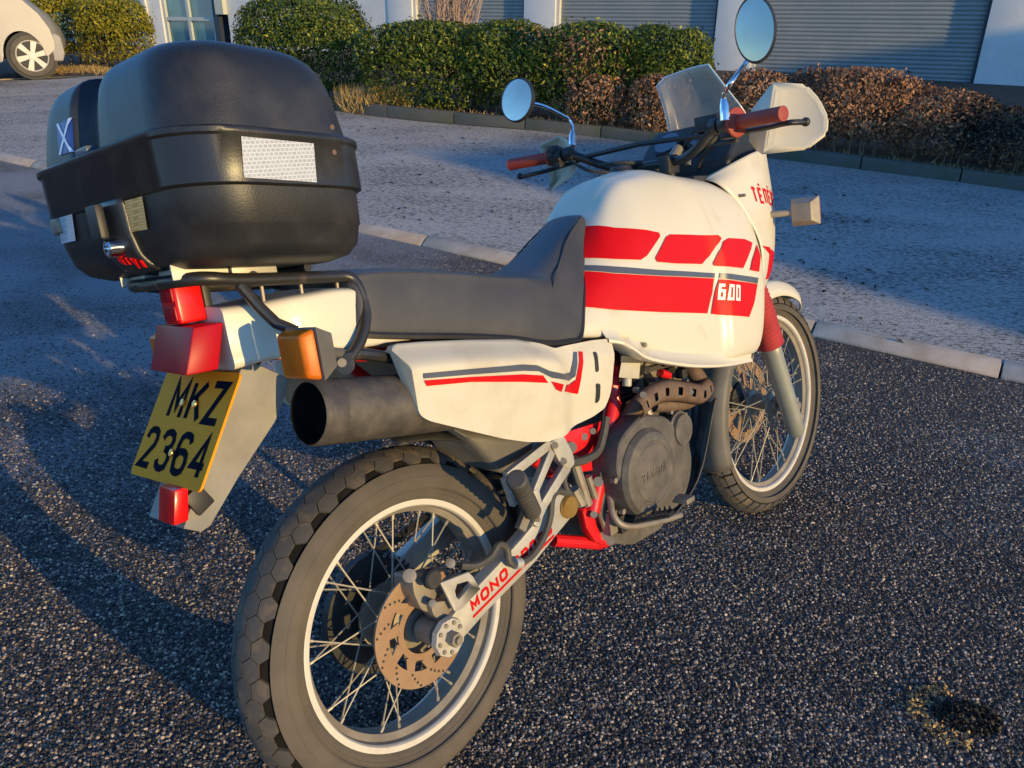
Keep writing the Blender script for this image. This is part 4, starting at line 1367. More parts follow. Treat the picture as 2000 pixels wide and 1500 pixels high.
# caliper
b = B()
b.xz(rounded([(-0.032, 0.44), (0.008, 0.43), (0.019, 0.396), (-0.006, 0.363), (-0.024, 0.376), (-0.034, 0.412)], .008, 3), -.108, -.055)
b.xz(rounded([(-0.013, 0.389), (0.029, 0.374), (0.036, 0.348), (0.005, 0.341), (-0.012, 0.366)], .006, 3), -.122, -.09)
b.cyl((-0.044, -0.118, 0.452), (-0.02, -0.085, 0.434), .012, 14)
b.cyl((-0.012, -0.128, 0.437), (0.021, -0.085, 0.413), .012, 14)
b.cyl((-0.017, -0.132, 0.392), (0.008, -0.1, 0.373), .007, 10)
b.cyl((0.042, -0.125, 0.44), (0.071, -0.09, 0.421), .009, 10)
b.done('brake_caliper', M['steel'], bike, bevel=.002)
b = B()
b.lathe([(0, .016), (-.004, .018), (-.008, .016), (-.012, .018), (-.016, .015), (-.018, .0)], (-0.01, -0.125, 0.435), n=16)
b.done('dust_boot', M['rubber'], bike)
# caliper carrier to the axle
b = B()
b.hexa([(0.004, -0.095, 0.337), (0.032, -0.095, 0.331), (0.067, -0.095, 0.27), (0.033, -0.095, 0.262)], [(0.016, -0.08, 0.328), (0.043, -0.08, 0.321), (0.079, -0.08, 0.26), (0.044, -0.08, 0.251)])
b.cyl((0, -.072, RR), (0, -.115, RR), .024, 18)
b.done('caliper_carrier', M['steel'], bike, bevel=.002)
# brake hose, over the arm and up to the pivot
b = B()
b.tube(curve([(0.06, -0.13, 0.428), (0.089, -0.138, 0.418), (0.124, -0.14, 0.42), (0.148, -0.142, 0.435), (0.164, -0.144, 0.421), (0.164, -0.146, 0.395), (0.185, -0.146, 0.381), (0.227, -0.146, 0.382), (0.265, -0.146, 0.404), (0.291, -0.146, 0.436), (0.303, -0.146, 0.469), (0.33, -0.14, 0.475), (0.371, -0.13, 0.454)], 60), .0068, 8)
b.done('brake_hose', M['hose'], bike)
b = B()
b.cyl((0.175, -0.147, 0.387), (0.191, -0.147, 0.381), .0105, 12)
b.done('hose_clip', M['alu'], bike)
b = B()
b.box((0.25, -0.128, 0.396), (.20, .004, .022), Matrix.Rotation(-.30, 3, 'Y'))
b.done('chafe_strip', M['rubber'], bike)
b = B()
b.lathe([(-.008, 0), (-.008, .022), (0, .024)], (0.36, -0.135, 0.431), n=20)
b.done('pivot_cap', M['brass'], bike)

# inner mudguard ahead of the rear tyre, shock
b = B()
rows = []
for a in np.linspace(radians(8), radians(88), 22):
    r = .352
    rows.append([(r * cos(a) * (1 if abs(u) < .06 else .985), u, RR + r * sin(a) - (0 if abs(u) < .06 else .012)) for u in np.linspace(-.078, .078, 9)])
b.grid(rows)
o = b.done('inner_mudguard', M['black'], bike)
so = o.modifiers.new('solid', 'SOLIDIFY'); so.thickness = .003
b = B()
b.hexa([(0.14, -0.1, 0.644), (0.305, -0.12, 0.585), (0.3, -0.11, 0.54), (0.228, -0.1, 0.537)], [(.10, .0, .72), (.30, .0, .66), (.26, .0, .58), (.16, .0, .58)])
b.done('airbox', M['flap'], bike, bevel=.012, seg=3)
b = B()
b.cyl((.30, 0, .40), (.36, 0, .70), .03, 16)
for k in range(10):
    z = .44 + k * .022
    x = .30 + (z - .40) * .2
    b.lathe([(-.004, .043), (0, .048), (.004, .043)], (x, 0, z), axis='z', n=20)
b.done('shock_absorber', M['engine_dark'], bike)

# ---- frame (red tubes) and lower cradle
b = B()
b.tube([(0.597, -0.1, 0.588), (0.552, -0.105, 0.524), (0.504, -0.108, 0.445), (0.461, -0.11, 0.379)], .019, 12)
b.tube([(0.453, -0.095, 0.397), (0.469, -0.09, 0.336), (0.507, -0.085, 0.284)], .017, 12)
b.tube([(0.507, -0.085, 0.284), (.78, -.085, .262)], .016, 10)
b.tube([(.40, .10, .36), (.78, .085, .262)], .016, 10)
b.tube([(0.371, -0.07, 0.342), (0.507, -0.085, 0.282)], .014, 10)
b.tube([(.42, .09, .40), (.46, .10, .72), (.80, .05, .95), (1.16, 0, 1.0)], .017, 10)
b.tube([(0.597, -0.1, 0.588), (.62, -.09, .78), (1.16, 0, .98)], .017, 10)
b.tube([(-.16, -.085, .86), (.2, -.10, .78), (.47, -.10, .70)], .012, 10)
b.tube([(-.16, .085, .86), (.2, .10, .78), (.47, .10, .70)], .012, 10)
b.tube([(0.02, -.085, .82), (.36, -.10, .50)], .011, 8)
b.tube([(0.02, .085, .82), (.36, .10, .50)], .011, 8)
b.cyl((1.12, 0, .98), (1.24, 0, .74), .032, 16)
b.done('frame', M['frame_red'], bike)
b = B()
for sd in (-1, 1):
    b.tube([(.78, sd * .085, .262), (.98, sd * .055, .36), (1.08, sd * .03, .60), (1.17, 0, .86)], .016, 10)
b.done('frame_downtube', M['black_metal'], bike)
b = B()
b.xz([(0.414, 0.57), (0.556, 0.558), (0.523, 0.468), (0.499, 0.46), (0.427, 0.476), (0.401, 0.535)], -.103, -.096)
b.xz([(0.436, 0.389), (0.47, 0.386), (0.478, 0.333), (0.509, 0.279), (0.465, 0.306), (0.441, 0.349)], -.108, -.094)
b.done('frame_plate', M['frame_red'], bike, bevel=.003)
b = B()
for q in ((1138,855), (1112,872), (1150,838), (1170,900)):
    pass
b.cyl((0.42, -0.112, 0.537), (0.434, -0.1, 0.531), .012, 12)
b.cyl((0.473, -0.106, 0.544), (0.479, -0.101, 0.542), .008, 12)
b.cyl((0.5, -0.11, 0.549), (0.511, -0.101, 0.545), .007, 12)
b.cyl((0.47, -0.132, 0.447), (0.485, -0.12, 0.44), .011, 12)
b.cyl((0.45, -0.125, 0.379), (0.468, -0.11, 0.37), .008, 12)
b.cyl((0.493, -0.108, 0.311), (0.509, -0.095, 0.303), .011, 10)
b.cyl((0.516, -0.108, 0.29), (0.532, -0.095, 0.281), .011, 10)
b.done('bolt', M['steel'], bike)
# grey hose looping by the frame
b = B()
b.tube(curve([(0.532, -0.125, 0.572), (0.51, -0.128, 0.538), (0.484, -0.13, 0.512), (0.442, -0.13, 0.506), (0.389, -0.125, 0.513)], 24), .0095, 8)
b.tube(curve([(0.386, -0.125, 0.5), (0.365, -0.13, 0.489), (0.365, -0.132, 0.467), (0.383, -0.13, 0.444)], 14), .006, 8)
b.done('breather_hose', M['hose'], bike)

# ---- passenger peg hanger: three alloy struts meeting at a bolted head
b = B()
def strut(p, q, w0, w1, y, t=.014):
    p = Vector(p); q = Vector(q)
    d = (q - p); n = Vector((-d.z, 0, d.x)).normalized()
    a = [p + n * w0, p - n * w0, q - n * w1, q + n * w1]
    b.prism([v - Vector((0, t / 2, 0)) for v in a], (0, t, 0))
strut((0.328, -0.135, 0.576), (0.183, -0.15, 0.556), .010, .0095, 0)
strut((0.183, -0.15, 0.557), (0.195, -0.15, 0.498), .0095, .008, 0)
strut((0.329, -0.135, 0.56), (0.255, -0.145, 0.502), .0095, .008, 0)
strut((0.371, -0.135, 0.517), (0.273, -0.145, 0.469), .0115, .010, 0)
strut((0.255, -0.146, 0.507), (0.26, -0.146, 0.458), .008, .008, 0)
strut((0.275, -0.146, 0.472), (0.239, -0.148, 0.439), .010, .008, 0)
b.xz(rounded([(0.322, 0.581), (0.364, 0.582), (0.385, 0.538), (0.387, 0.515), (0.366, 0.508), (0.34, 0.535)], .008, 3), -.145, -.128)
hg = b.done('peg_hanger', M['alu'], bike, bevel=.0025)
b = B()
b.cyl((0.328, -0.15, 0.573), (0.339, -0.14, 0.568), .007, 12)
b.cyl((0.347, -0.15, 0.534), (0.359, -0.14, 0.529), .007, 12)
b.done('bolt', M['steel'], hg)
b = B()
A0 = Vector((0.124, -0.235, 0.583)); A1 = Vector((0.224, -0.165, 0.475))
path = []; rad = []
for k in range(41):
    t = k / 40
    path.append(A0.lerp(A1, t)); rad.append(.0155 if k in (0,) else (.0185 if k < 7 else (.0178 if (k // 2) % 2 else .0155)))
b.tube(path, rad, 16)
b.done('passenger_peg', M['hose'], bike)
b = B()
b.tube([A1, A1.lerp(A0, -.30)], .009, 8)
b.box((0.212, -0.155, 0.467), (.05, .012, .02), Matrix.Rotation(-.8, 3, 'Y'))
b.done('peg_mount', M['steel'], bike)

# ---- engine
b = B()
b.xz(rounded([(.47, .38), (.50, .32), (.58, .285), (.80, .28), (.86, .36), (.84, .48), (.74, .54), (.58, .56), (.50, .50)], .05, 5), -.125, .13)
b.xz(rounded([(0.523, 0.342), (0.525, 0.278), (0.605, 0.243), (0.725, 0.239), (0.732, 0.277)], .012, 3), -.105, .08)
eng = b.done('engine', M['engine'], bike, bevel=.012, seg=3)
b = B()
b.xz(rounded([(0.508, 0.531), (0.601, 0.564), (0.699, 0.532), (0.763, 0.455), (0.73, 0.339), (0.638, 0.321), (0.534, 0.366), (0.485, 0.459)], .03, 5), -.172, -.12)
b.done('side_casing', M['engine'], eng, bevel=.010, seg=3)
cc = Vector((0.593, -0.17, 0.433))
b = B()
b.lathe([(.05, .098), (0.015, .100), (-.005, .098), (-.016, .090), (-.020, .078), (-.0205, .072), (-.018, .069), (-.018, .066), (-.0205, .063), (-.022, .040), (-.022, 0)], cc, n=72)
b.done('clutch_cover', M['engine'], eng, smooth=25)
tp, tw = text_polys('YAMAHA', .013, .019, .0035, .003)
b = B()
for q in tp:
    b.prism([(cc.x - .048 + x, cc.y - .0235, cc.z - .009 + z) for x, z in q], (0, .002, 0))
b.done('raised_lettering', M['engine'], eng, weld=False)
b = B()
for k in range(9):
    a = 2 * pi * k / 9 + .2
    p = cc + Vector((cos(a) * .112, .012, sin(a) * .112))
    b.cyl(p, p + Vector((0, -.012, 0)), .0065, 8)
b.done('casing_bolt', M['steel'], eng)
fc = Vector((0.753, -0.155, 0.485))
b = B()
b.lathe([(.05, .036), (.0, .037), (-.004, .043), (-.010, .043), (-.013, .038), (-.022, .036), (-.024, 0)], fc, n=40)
b.done('oil_filter_cover', M['engine'], eng, smooth=25)
b = B()
for a in (.5, 1.9, 3.6, 5.0):
    p = fc + Vector((cos(a) * .048, .01, sin(a) * .048))
    b.cyl(p, p + Vector((0, -.014, 0)), .006, 8)
b.done('casing_bolt', M['steel'], eng)
# barrel fins and head
b = B()
for k in range(11):
    z = .56 + k * .014
    x0 = .62 + k * .004
    b.box((x0 + .09, 0, z), (.21 - (.02 if k > 7 else 0), .20, .006))
b.box((.71, 0, .63), (.13, .14, .16))
b.box((.76, 0, .735), (.17, .17, .05))
b.done('cylinder_fins', M['engine_dark'], eng)
b = B()
b.cyl((0.647, -0.15, 0.56), (0.651, -0.16, 0.518), .012, 10)
b.cyl((0.581, -0.15, 0.549), (0.583, -0.155, 0.537), .010, 10)
b.done('oil_pipe_union', M['steel'], eng)
# carburettor bits, reservoir, tap
b = B()
b.box((0.713, -0.1, 0.62), (.06, .05, .07))
b.cyl((0.636, -0.11, 0.691), (0.762, -0.08, 0.608), .012, 10)
b.cyl((0.651, -0.12, 0.669), (0.887, -0.1, 0.604), .010, 10)
b.cyl((0.66, -0.12, 0.629), (0.865, -0.11, 0.575), .006, 8)
b.done('carburettor', M['steel'], bike, bevel=.004)
b = B()
b.tube(curve([(0.648, -0.13, 0.644), (0.731, -0.13, 0.637), (0.815, -0.125, 0.63), (0.87, -0.12, 0.629)], 16), .007, 8)
b.tube(curve([(0.621, -0.12, 0.72), (0.62, -0.12, 0.683), (0.631, -0.11, 0.634)], 12), .007, 8)
b.done('fuel_hose', M['hose'], bike)
b = B()
b.cyl((0.742, -0.135, 0.623), (0.775, -0.135, 0.608), .010, 10)
b.box((0.734, -0.14, 0.541), (.018, .012, .014))
b.box((0.579, -0.13, 0.667), (.016, .02, .018))
b.done('red_clip', M['frame_red'], bike, bevel=.002)
b = B()
b.hexa([(0.573, -0.155, 0.696), (0.642, -0.155, 0.679), (0.626, -0.155, 0.636), (0.552, -0.155, 0.656)], [(0.627, -0.115, 0.684), (0.699, -0.115, 0.666), (0.682, -0.115, 0.621), (0.605, -0.115, 0.642)])
b.cyl((0.604, -0.14, 0.647), (0.598, -0.14, 0.625), .011, 10)
rs = b.done('brake_reservoir', M['reservoir'], bike, bevel=.006)
b = B()
b.hexa([(0.566, -0.158, 0.702), (0.644, -0.158, 0.682), (0.639, -0.158, 0.669), (0.561, -0.158, 0.687)], [(0.628, -0.112, 0.688), (0.71, -0.112, 0.667), (0.705, -0.112, 0.653), (0.623, -0.112, 0.673)])
b.done('reservoir_cap', M['hose'], rs, bevel=.003)
b = B()
tc_ = Vector((0.803, -0.185, 0.643))
b.cyl(tc_, tc_ + Vector((0, .012, 0)), .0145, 20)
b.cyl(tc_ + Vector((0, .01, 0)), tc_ + Vector((-.03, .06, .02)), .010, 10)
b.box(tc_ + Vector((-.02, .03, .006)), (.035, .03, .03))
b.done('fuel_tap', M['alu'], bike, bevel=.003)

rg = random.Random(4)
b = B()
for k in range(16):
    c_ = Vector((rg.uniform(.60, .86), rg.uniform(-.15, -.10), rg.uniform(.60, .72)))
    r_ = rg.uniform(.006, .014)
    if k % 3 == 0:
        b.box(c_, (rg.uniform(.015, .04), .02, rg.uniform(.012, .03)), Matrix.Rotation(rg.uniform(-.5, .5), 3, 'Y'))
    else:
        d_ = Vector((rg.uniform(-1, 1), rg.uniform(-.6, .1), rg.uniform(-.5, .5))).normalized() * rg.uniform(.02, .05)
        b.cyl(c_ - d_, c_ + d_, r_, 10)
b.done('engine_fittings', M['engine_dark'], bike, bevel=.0015)
b = B()
for k in range(9):
    c_ = Vector((rg.uniform(.60, .86), rg.uniform(-.165, -.13), rg.uniform(.58, .72)))
    b.cyl(c_, c_ + Vector((0, -.012, 0)), rg.uniform(.004, .007), 8)
for k in range(4):
    x_ = rg.uniform(.6, .7)
    b.tube(curve([(x_, -.13, rg.uniform(.64, .72)), (x_ + .08, -.15, rg.uniform(.64, .72)), (x_ + .18, -.12, rg.uniform(.66, .73))], 10), .0035, 6)
b.done('engine_bolt', M['steel'], bike)

# ---- exhaust
b = B()
hd = curve([(.78, -.05, .70), (0.887, -0.1, 0.605), (0.868, -0.14, 0.601), (0.888, -0.15, 0.567), (0.861, -0.155, 0.544), (0.78, -0.16, 0.565), (0.696, -0.16, 0.588), (0.636, -0.155, 0.587), (0.614, -0.125, 0.553), (0.602, -0.085, 0.51), (0.566, -0.06, 0.48), (.36, -.05, .62)], 80)
b.tube(hd, .0195, 14)
b.done('exhaust_header', M['rust'], bike)
# second header below
b = B()
b.tube(curve([(0.69, -0.14, 0.56), (0.748, -0.15, 0.546), (0.815, -0.15, 0.534), (0.852, -0.145, 0.533)], 20), .018, 12)
b.done('exhaust_header', M['rust'], bike)
# perforated shield: strip wrapped round the header with slots left open
sh = curve([(0.581, -0.165, 0.582), (0.626, -0.168, 0.595), (0.689, -0.168, 0.594), (0.768, -0.168, 0.572), (0.843, -0.163, 0.548), (0.89, -0.156, 0.554)], 43)
b = B()
for i in range(len(sh) - 1):
    t = (sh[i + 1] - sh[i]).normalized()
    out = Vector((0, -1, 0)); out = (out - t * out.dot(t)).normalized(); up = t.cross(out)
    if up.z < 0: up = -up
    def ringpt(k, an):
        tt = (sh[min(k + 1, len(sh) - 1)] - sh[max(k - 1, 0)]).normalized()
        o_ = Vector((0, -1, 0)); o_ = (o_ - tt * o_.dot(tt)).normalized(); u_ = tt.cross(o_)
        if u_.z < 0: u_ = -u_
        return sh[k] + (o_ * cos(an) + u_ * sin(an)) * .0265
    AN = [-1.25, -.75, -.35, .35, .75, 1.25]
    for a in range(5):
        if a == 2 and i % 6 in (2, 3) and 2 < i < 40:
            continue
        b.face([ringpt(i, AN[a]), ringpt(i + 1, AN[a]), ringpt(i + 1, AN[a + 1]), ringpt(i, AN[a + 1])])
o = b.done('heat_shield', M['rust'], bike)
so = o.modifiers.new('solid', 'SOLIDIFY'); so.thickness = .002; so.offset = 0
b = B()
for q in ((1256,772), (1348,765)):
    pass
b.cyl((0.573, -0.198, 0.615), (0.592, -0.185, 0.61), .007, 12)
b.cyl((0.765, -0.196, 0.573), (0.782, -0.185, 0.568), .007, 12)
b.done('bolt', M['steel'], bike)
# silencer
s0 = Vector((-0.19, -0.15, 0.778)); s1 = Vector((.14, -.138, .715))
ax = (s1 - s0).normalized()
b = B()
rr = .049
path = [s0 - ax * .004, s0, s0 + ax * .004, s0 + ax * .035, s0 + ax * .036, s0 + ax * .040, s0.lerp(s1, .8), s1, s1 + ax * .08]
b.tube(path, [rr * .93, rr * .99, rr, rr, rr * .975, rr * 1.01, rr * 1.03, rr * .98, .025], 40, cap=False)
# inner bore
b.done('silencer', M['silencer'], bike)
b = B()
b.tube([s0 - ax * .0038, s0 + ax * .005, s0 + ax * .12], [rr * .925, rr * .88, rr * .86], 40, cap=False)
b.cyl(s0 + ax * .030, s0 + ax * .034, rr * .88, 32)
b.done('silencer_baffle', M['bore_black'], bike)

# ---- bash plate, footrest, pedal, stand
b = B()
rows = []
for k in range(14):
    t = k / 13
    p = crom([(.74, 0, .235), (.82, 0, .243), (.93, 0, .30), (1.02, 0, .44), (1.04, 0, .47)], 14)[k]
    rows.append([(p[0] - (.02 if abs(u) > .9 else 0), u * .115, p[2] + (.02 if abs(u) > .9 else 0)) for u in np.linspace(-1, 1, 9)])
b.grid(rows)
o = b.done('bash_plate', M['silencer'], bike)
so = o.modifiers.new('solid', 'SOLIDIFY'); so.thickness = .004
b = B()
fp0 = Vector((0.538, -0.14, 0.333)); fp1 = Vector((0.571, -0.235, 0.354))
b.tube([fp0, fp0.lerp(fp1, .3)], .014, 10)
d = (fp1 - fp0); u = d.normalized()
fr = (Vector((1, 0, 0)) - u * u.x).normalized()
for sgn in (-1, 1):
    b.tube([fp0.lerp(fp1, .25) + fr * sgn * .018, fp1 + fr * sgn * .018], .005, 6)
    for k in range(7):
        c_ = fp0.lerp(fp1, .3 + k * .11) + fr * sgn * .018
        b.hexa([c_ + u * -.004 + fr * -.003, c_ + u * .004 + fr * -.003, c_ + u * .004 + fr * .003, c_ + u * -.004 + fr * .003],
               [c_ + Vector((0, 0, .013)) + u * -.001, c_ + Vector((0, 0, .013)) + u * .001, c_ + Vector((0, 0, .013)) + u * .001 + fr * .001, c_ + Vector((0, 0, .013)) + u * -.001 + fr * .001])
b.tube([fp1 + fr * -.018, fp1 + u * .006, fp1 + fr * .018], .005, 6)
b.box(fp0 + Vector((0, 0.01, 0)), (.05, .03, .04))
b.done('footrest', M['engine_dark'], bike)
b = B()
b.tube(curve([(0.504, -0.13, 0.404), (0.487, -0.15, 0.363), (0.514, -0.165, 0.334), (0.62, -0.175, 0.308), (0.697, -0.18, 0.295)], 24), .008, 8)
b.box((0.707, -0.185, 0.331), (.035, .04, .012))
b.done('brake_pedal', M['steel'], bike, bevel=.002)
b = B()
b.cyl((0.452, -0.12, 0.464), (0.498, -0.115, 0.318), .0075, 8)
b.cyl((0.416, -0.115, 0.515), (0.442, -0.118, 0.404), .012, 10)
b.cyl((0.4, -0.12, 0.453), (0.413, -0.125, 0.416), .014, 10)
b.box((0.502, -0.125, 0.342), (.03, .02, .05))
b.done('brake_linkage', M['steel'], bike)
st_t = Vector((.47, .12, .33)); st_b = Vector((.38, .33, .082))
b = B()
b.tube([st_t, st_t.lerp(st_b, .5), st_b], [.014, .0125, .012], 12)
b.box(st_b + Vector((.0, .012, -.006)), (.075, .045, .010), Matrix.Rotation(radians(16), 3, 'X'))
b.done('side_stand', M['black_metal'], bike, bevel=.002)

# ---- fuel tank
TS = [
 [(.45, 0, .768), (.45, -.095, .760), (.455, -.124, .775), (.505, -.110, .84), (.555, -.083, .90), (.605, -.054, .95), (.634, -.028, .982), (.638, 0, .987)],
 [(.51, 0, .758), (.51, -.11, .750), (.515, -.143, .766), (.555, -.132, .85), (.60, -.106, .92), (.645, -.074, .985), (.665, -.040, 1.010), (.67, 0, 1.016)],
 [(.58, 0, .745), (.58, -.12, .736), (.59, -.159, .753), (.62, -.151, .85), (.655, -.123, .94), (.69, -.083, 1.025), (.705, -.045, 1.048), (.71, 0, 1.055)],
 [(.66, 0, .710), (.66, -.135, .698), (.665, -.172, .714), (.69, -.166, .83), (.71, -.138, .955), (.735, -.092, 1.048), (.745, -.05, 1.072), (.75, 0, 1.08)],
 [(.745, 0, .675), (.745, -.15, .660), (.75, -.186, .678), (.765, -.181, .815), (.775, -.151, .955), (.785, -.101, 1.053), (.79, -.055, 1.079), (.79, 0, 1.088)],
 [(.82, 0, .648), (.825, -.16, .638), (.835, -.194, .656), (.84, -.189, .80), (.84, -.166, .95), (.84, -.114, 1.052), (.84, -.06, 1.086), (.84, 0, 1.095)],
 [(.875, 0, .635), (.885, -.165, .626), (.90, -.199, .643), (.905, -.193, .79), (.90, -.174, .945), (.89, -.130, 1.047), (.885, -.066, 1.085), (.88, 0, 1.094)],
 [(.905, 0, .630), (.915, -.170, .621), (.930, -.212, .636), (.935, -.206, .79), (.928, -.183, .942), (.915, -.140, 1.042), (.905, -.072, 1.080), (.90, 0, 1.090)],
 [(.93, 0, .626), (.94, -.175, .617), (.955, -.220, .631), (.962, -.217, .79), (.953, -.195, .938), (.94, -.149, 1.036), (.925, -.078, 1.074), (.92, 0, 1.085)],
 [(.98, 0, .620), (1.0, -.17, .611), (1.03, -.221, .624), (1.045, -.222, .78), (1.04, -.204, .915), (1.02, -.164, 1.020), (1.0, -.088, 1.060), (.99, 0, 1.070)],
 [(1.0, 0, .612), (1.03, -.17, .603), (1.08, -.214, .616), (1.115, -.219, .75), (1.115, -.208, .88), (1.085, -.178, .990), (1.05, -.10, 1.050), (1.03, 0, 1.060)],
 [(1.0, 0, .612), (1.04, -.16, .601), (1.10, -.202, .612), (1.145, -.208, .74), (1.146, -.201, .87), (1.11, -.175, .980), (1.07, -.095, 1.040), (1.04, 0, 1.050)],
]
tank = loft_half(TS, 56, 90).done('fuel_tank', M['cream'], bike, smooth=50)
tank_t = bvh(tank)
# lower flange of the tank wings
b = B()
fl = curve([(0.525, -0.16, 0.744), (0.555, -0.172, 0.733), (0.581, -0.182, 0.714), (0.611, -0.19, 0.69), (0.673, -0.197, 0.666), (0.77, -0.214, 0.636), (0.91, -0.214, 0.607), (1.052, -0.205, 0.587)], 40)
rows = []
for p in fl:
    up_ = None
    for dz in (.030, .040, .055):
        hit, nrm, i_, d_ = tank_t.ray_cast(Vector((p.x, -1, p.z + dz)), Vector((0, 1, 0)))
        if hit is not None and hit.y > p.y - .03:
            up_ = hit + Vector((0, .002, 0)); break
    if up_ is None: up_ = p + Vector((0, .01, .03))
    rows.append([up_, up_.lerp(p, .45) + Vector((0, .004, 0)), up_.lerp(p, .85) + Vector((0, .003, 0)), p + Vector((0, -.002, .001)), p + Vector((0, -.002, -.005)), p + Vector((0, .003, -.007)), p + Vector((0, .05, -.003))])
b.grid(rows)
o = b.done('tank_flange', M['cream'], tank, smooth=60)
b = B()
cp = Vector((0.867, 0, 1.1))
cp = Vector((.865, 0, 1.088))
b.lathe([(-.01, .030), (.006, .030), (.010, .027), (.016, .026), (.018, .022), (.018, 0)], cp, axis='z', n=28)
b.done('filler_cap', M['black'], tank)

# ---- stripes on the tank (outlines in the tank's own side view)
STR = {
 'red': [
  [(0.632, 0.978), (0.66, 0.966), (0.73, 0.951), (0.764, 0.941), (0.764, 0.933), (0.704, 0.896), (0.683, 0.89), (0.619, 0.901), (0.572, 0.912)],
  [(0.796, 0.933), (0.886, 0.921), (0.946, 0.913), (0.954, 0.904), (0.915, 0.868), (0.882, 0.853), (0.788, 0.867), (0.73, 0.879), (0.727, 0.888), (0.781, 0.929)],
  [(0.983, 0.901), (1.053, 0.891), (1.092, 0.878), (1.079, 0.865), (1.018, 0.823), (0.955, 0.836), (0.923, 0.843), (0.921, 0.85), (0.958, 0.896)],
  [(1.117, 0.87), (1.126, 0.84), (1.099, 0.803), (1.051, 0.814), (1.071, 0.836)],
  [(0.55, 0.886), (0.601, 0.872), (0.729, 0.847), (0.917, 0.814), (0.904, 0.782), (0.869, 0.738), (0.704, 0.77), (0.569, 0.799), (0.503, 0.817)],
  [(0.929, 0.81), (0.985, 0.796), (1.08, 0.775), (1.05, 0.734), (1.014, 0.703), (0.94, 0.72), (0.886, 0.734), (0.914, 0.776)],
 ],
 'grey': [
  [(0.56, 0.898), (0.61, 0.886), (0.734, 0.86), (0.922, 0.826), (0.919, 0.815), (0.729, 0.848), (0.602, 0.873), (0.551, 0.887)],
  [(0.934, 0.824), (0.99, 0.811), (1.09, 0.789), (1.08, 0.776), (0.986, 0.798), (0.929, 0.812)],
 ],
}
for q in STR['red']:
    decal('stripe', [q], tank_t, M['red_stripe'], tank, off=.0026, step=.009)
for q in STR['grey']:
    decal('stripe', [q], tank_t, M['grey_stripe'], tank, off=.0026, step=.009)
tp, tw = text_polys(['B6', 'B0', 'B0'], .9, 1.7, .28, .32)
decal('lettering', quad_map(tp, tw, 1.7, (0.916, 0.763), (0.981, 0.748), (0.927, 0.8)), tank_t, M['white_decal'], tank, off=.0036, step=.01)

# ---- front cowl
b = B()
def level(z, pts, n=26):
    c_ = crom([(x, -y, z + dz) for x, y, dz in pts], n)
    L = c_[::-1][1:].copy(); L[:, 1] *= -1
    return [tuple(p) for p in c_] + [tuple(p) for p in L]
LV = [
 level(.74, [(1.16, .185, 0), (1.24, .160, 0), (1.32, .110, 0), (1.38, .05, -.01), (1.40, 0, -.01)]),
 level(.80, [(1.15, .205, 0), (1.25, .182, 0), (1.35, .132, 0), (1.43, .065, -.01), (1.45, 0, -.01)]),
 level(.88, [(1.143, .205, 0), (1.25, .190, 0), (1.36, .145, 0), (1.45, .075, 0), (1.475, 0, 0)]),
 level(.97, [(1.100, .183, 0), (1.24, .187, 0), (1.36, .148, 0), (1.46, .08, 0), (1.49, 0, 0)]),
 level(1.03, [(1.055, .155, 0), (1.20, .183, .015), (1.34, .150, .03), (1.45, .08, .03), (1.475, 0, .03)]),
 level(1.05, [(1.055, .112, 0), (1.185, .172, .045), (1.33, .150, .063), (1.42, .08, .085), (1.44, 0, .095)]),
]
rows = []
Lv = np.array(LV)
Gx = np.array([crom(Lv[:, j], 34) for j in range(Lv.shape[1])]).transpose(1, 0, 2)
b.grid([[tuple(p) for p in r] for r in Gx])
cowl = b.done('front_cowl', M['cream'], bike, smooth=50)
so = cowl.modifiers.new('solid', 'SOLIDIFY'); so.thickness = .003; so.offset = 0
cowl_t = bvh(cowl)
tp, tw = text_polys(['T', 'e', 'n', 'e', 'R', 'e'], .85, 1.5, .25, .28)
decal('lettering', quad_map(tp, 3.05, 1.5, (1.169, 0.973), (1.252, 0.961), (1.159, 1.016)), cowl_t, M['red_stripe'], cowl, off=.0025, step=.01)
decal('stripe', [[(1.152, 0.864), (1.212, 0.854), (1.197, 0.806), (1.192, 0.773), (1.366, 0.758), (1.431, 0.799)]], cowl_t, M['red_stripe'], cowl, off=.002, step=.01)
b = B()
bp_ = Vector((1.109, -0.195, 0.996))
b.cyl(bp_, bp_ + Vector((0, .02, 0)), .004, 10)
b.done('bolt', M['steel'], cowl)
# headlamp face
b = B()
b.box((1.485, 0, .93), (.02, .16, .11))
b.done('headlamp', M['gauge'], cowl, bevel=.01)

# ---- screen
b = B()
base = [(1.285, .112, 1.16), (1.325, .10, 1.16), (1.37, .05, 1.175), (1.38, 0, 1.18), (1.37, -.05, 1.175), (1.325, -.11, 1.16), (1.27, -.15, 1.15)]
top = [(1.25, 0.116, 1.328), (1.268, 0.098, 1.348), (1.282, 0.03, 1.356), (1.267, -0.01, 1.353), (1.257, -0.045, 1.349), (1.236, -0.098, 1.282), (1.239, -0.135, 1.225)]
rows = []
for k in range(12):
    t = k / 11
    r = []
    for p, q in zip(base, top):
        v = Vector(p).lerp(Vector(q), t)
        v.x += .012 * sin(pi * t)
        r.append(tuple(v))
    rr_ = np.array(r); tt = np.linspace(0, 6, 25)
    rows.append([tuple(np.interp(q, range(7), rr_[:, i]) for i in range(3)) for q in tt])
b.grid(rows)
o = b.done('windscreen', M['screen'], bike, smooth=60)
so = o.modifiers.new('solid', 'SOLIDIFY'); so.thickness = .003
# pale edge of the screen
b = B()
b.tube([rows[i][0] for i in range(12)] + rows[-1] + [rows[11 - i][-1] for i in range(12)], .0022, 6)
b.done('screen_edge', M['white_decal'], o)

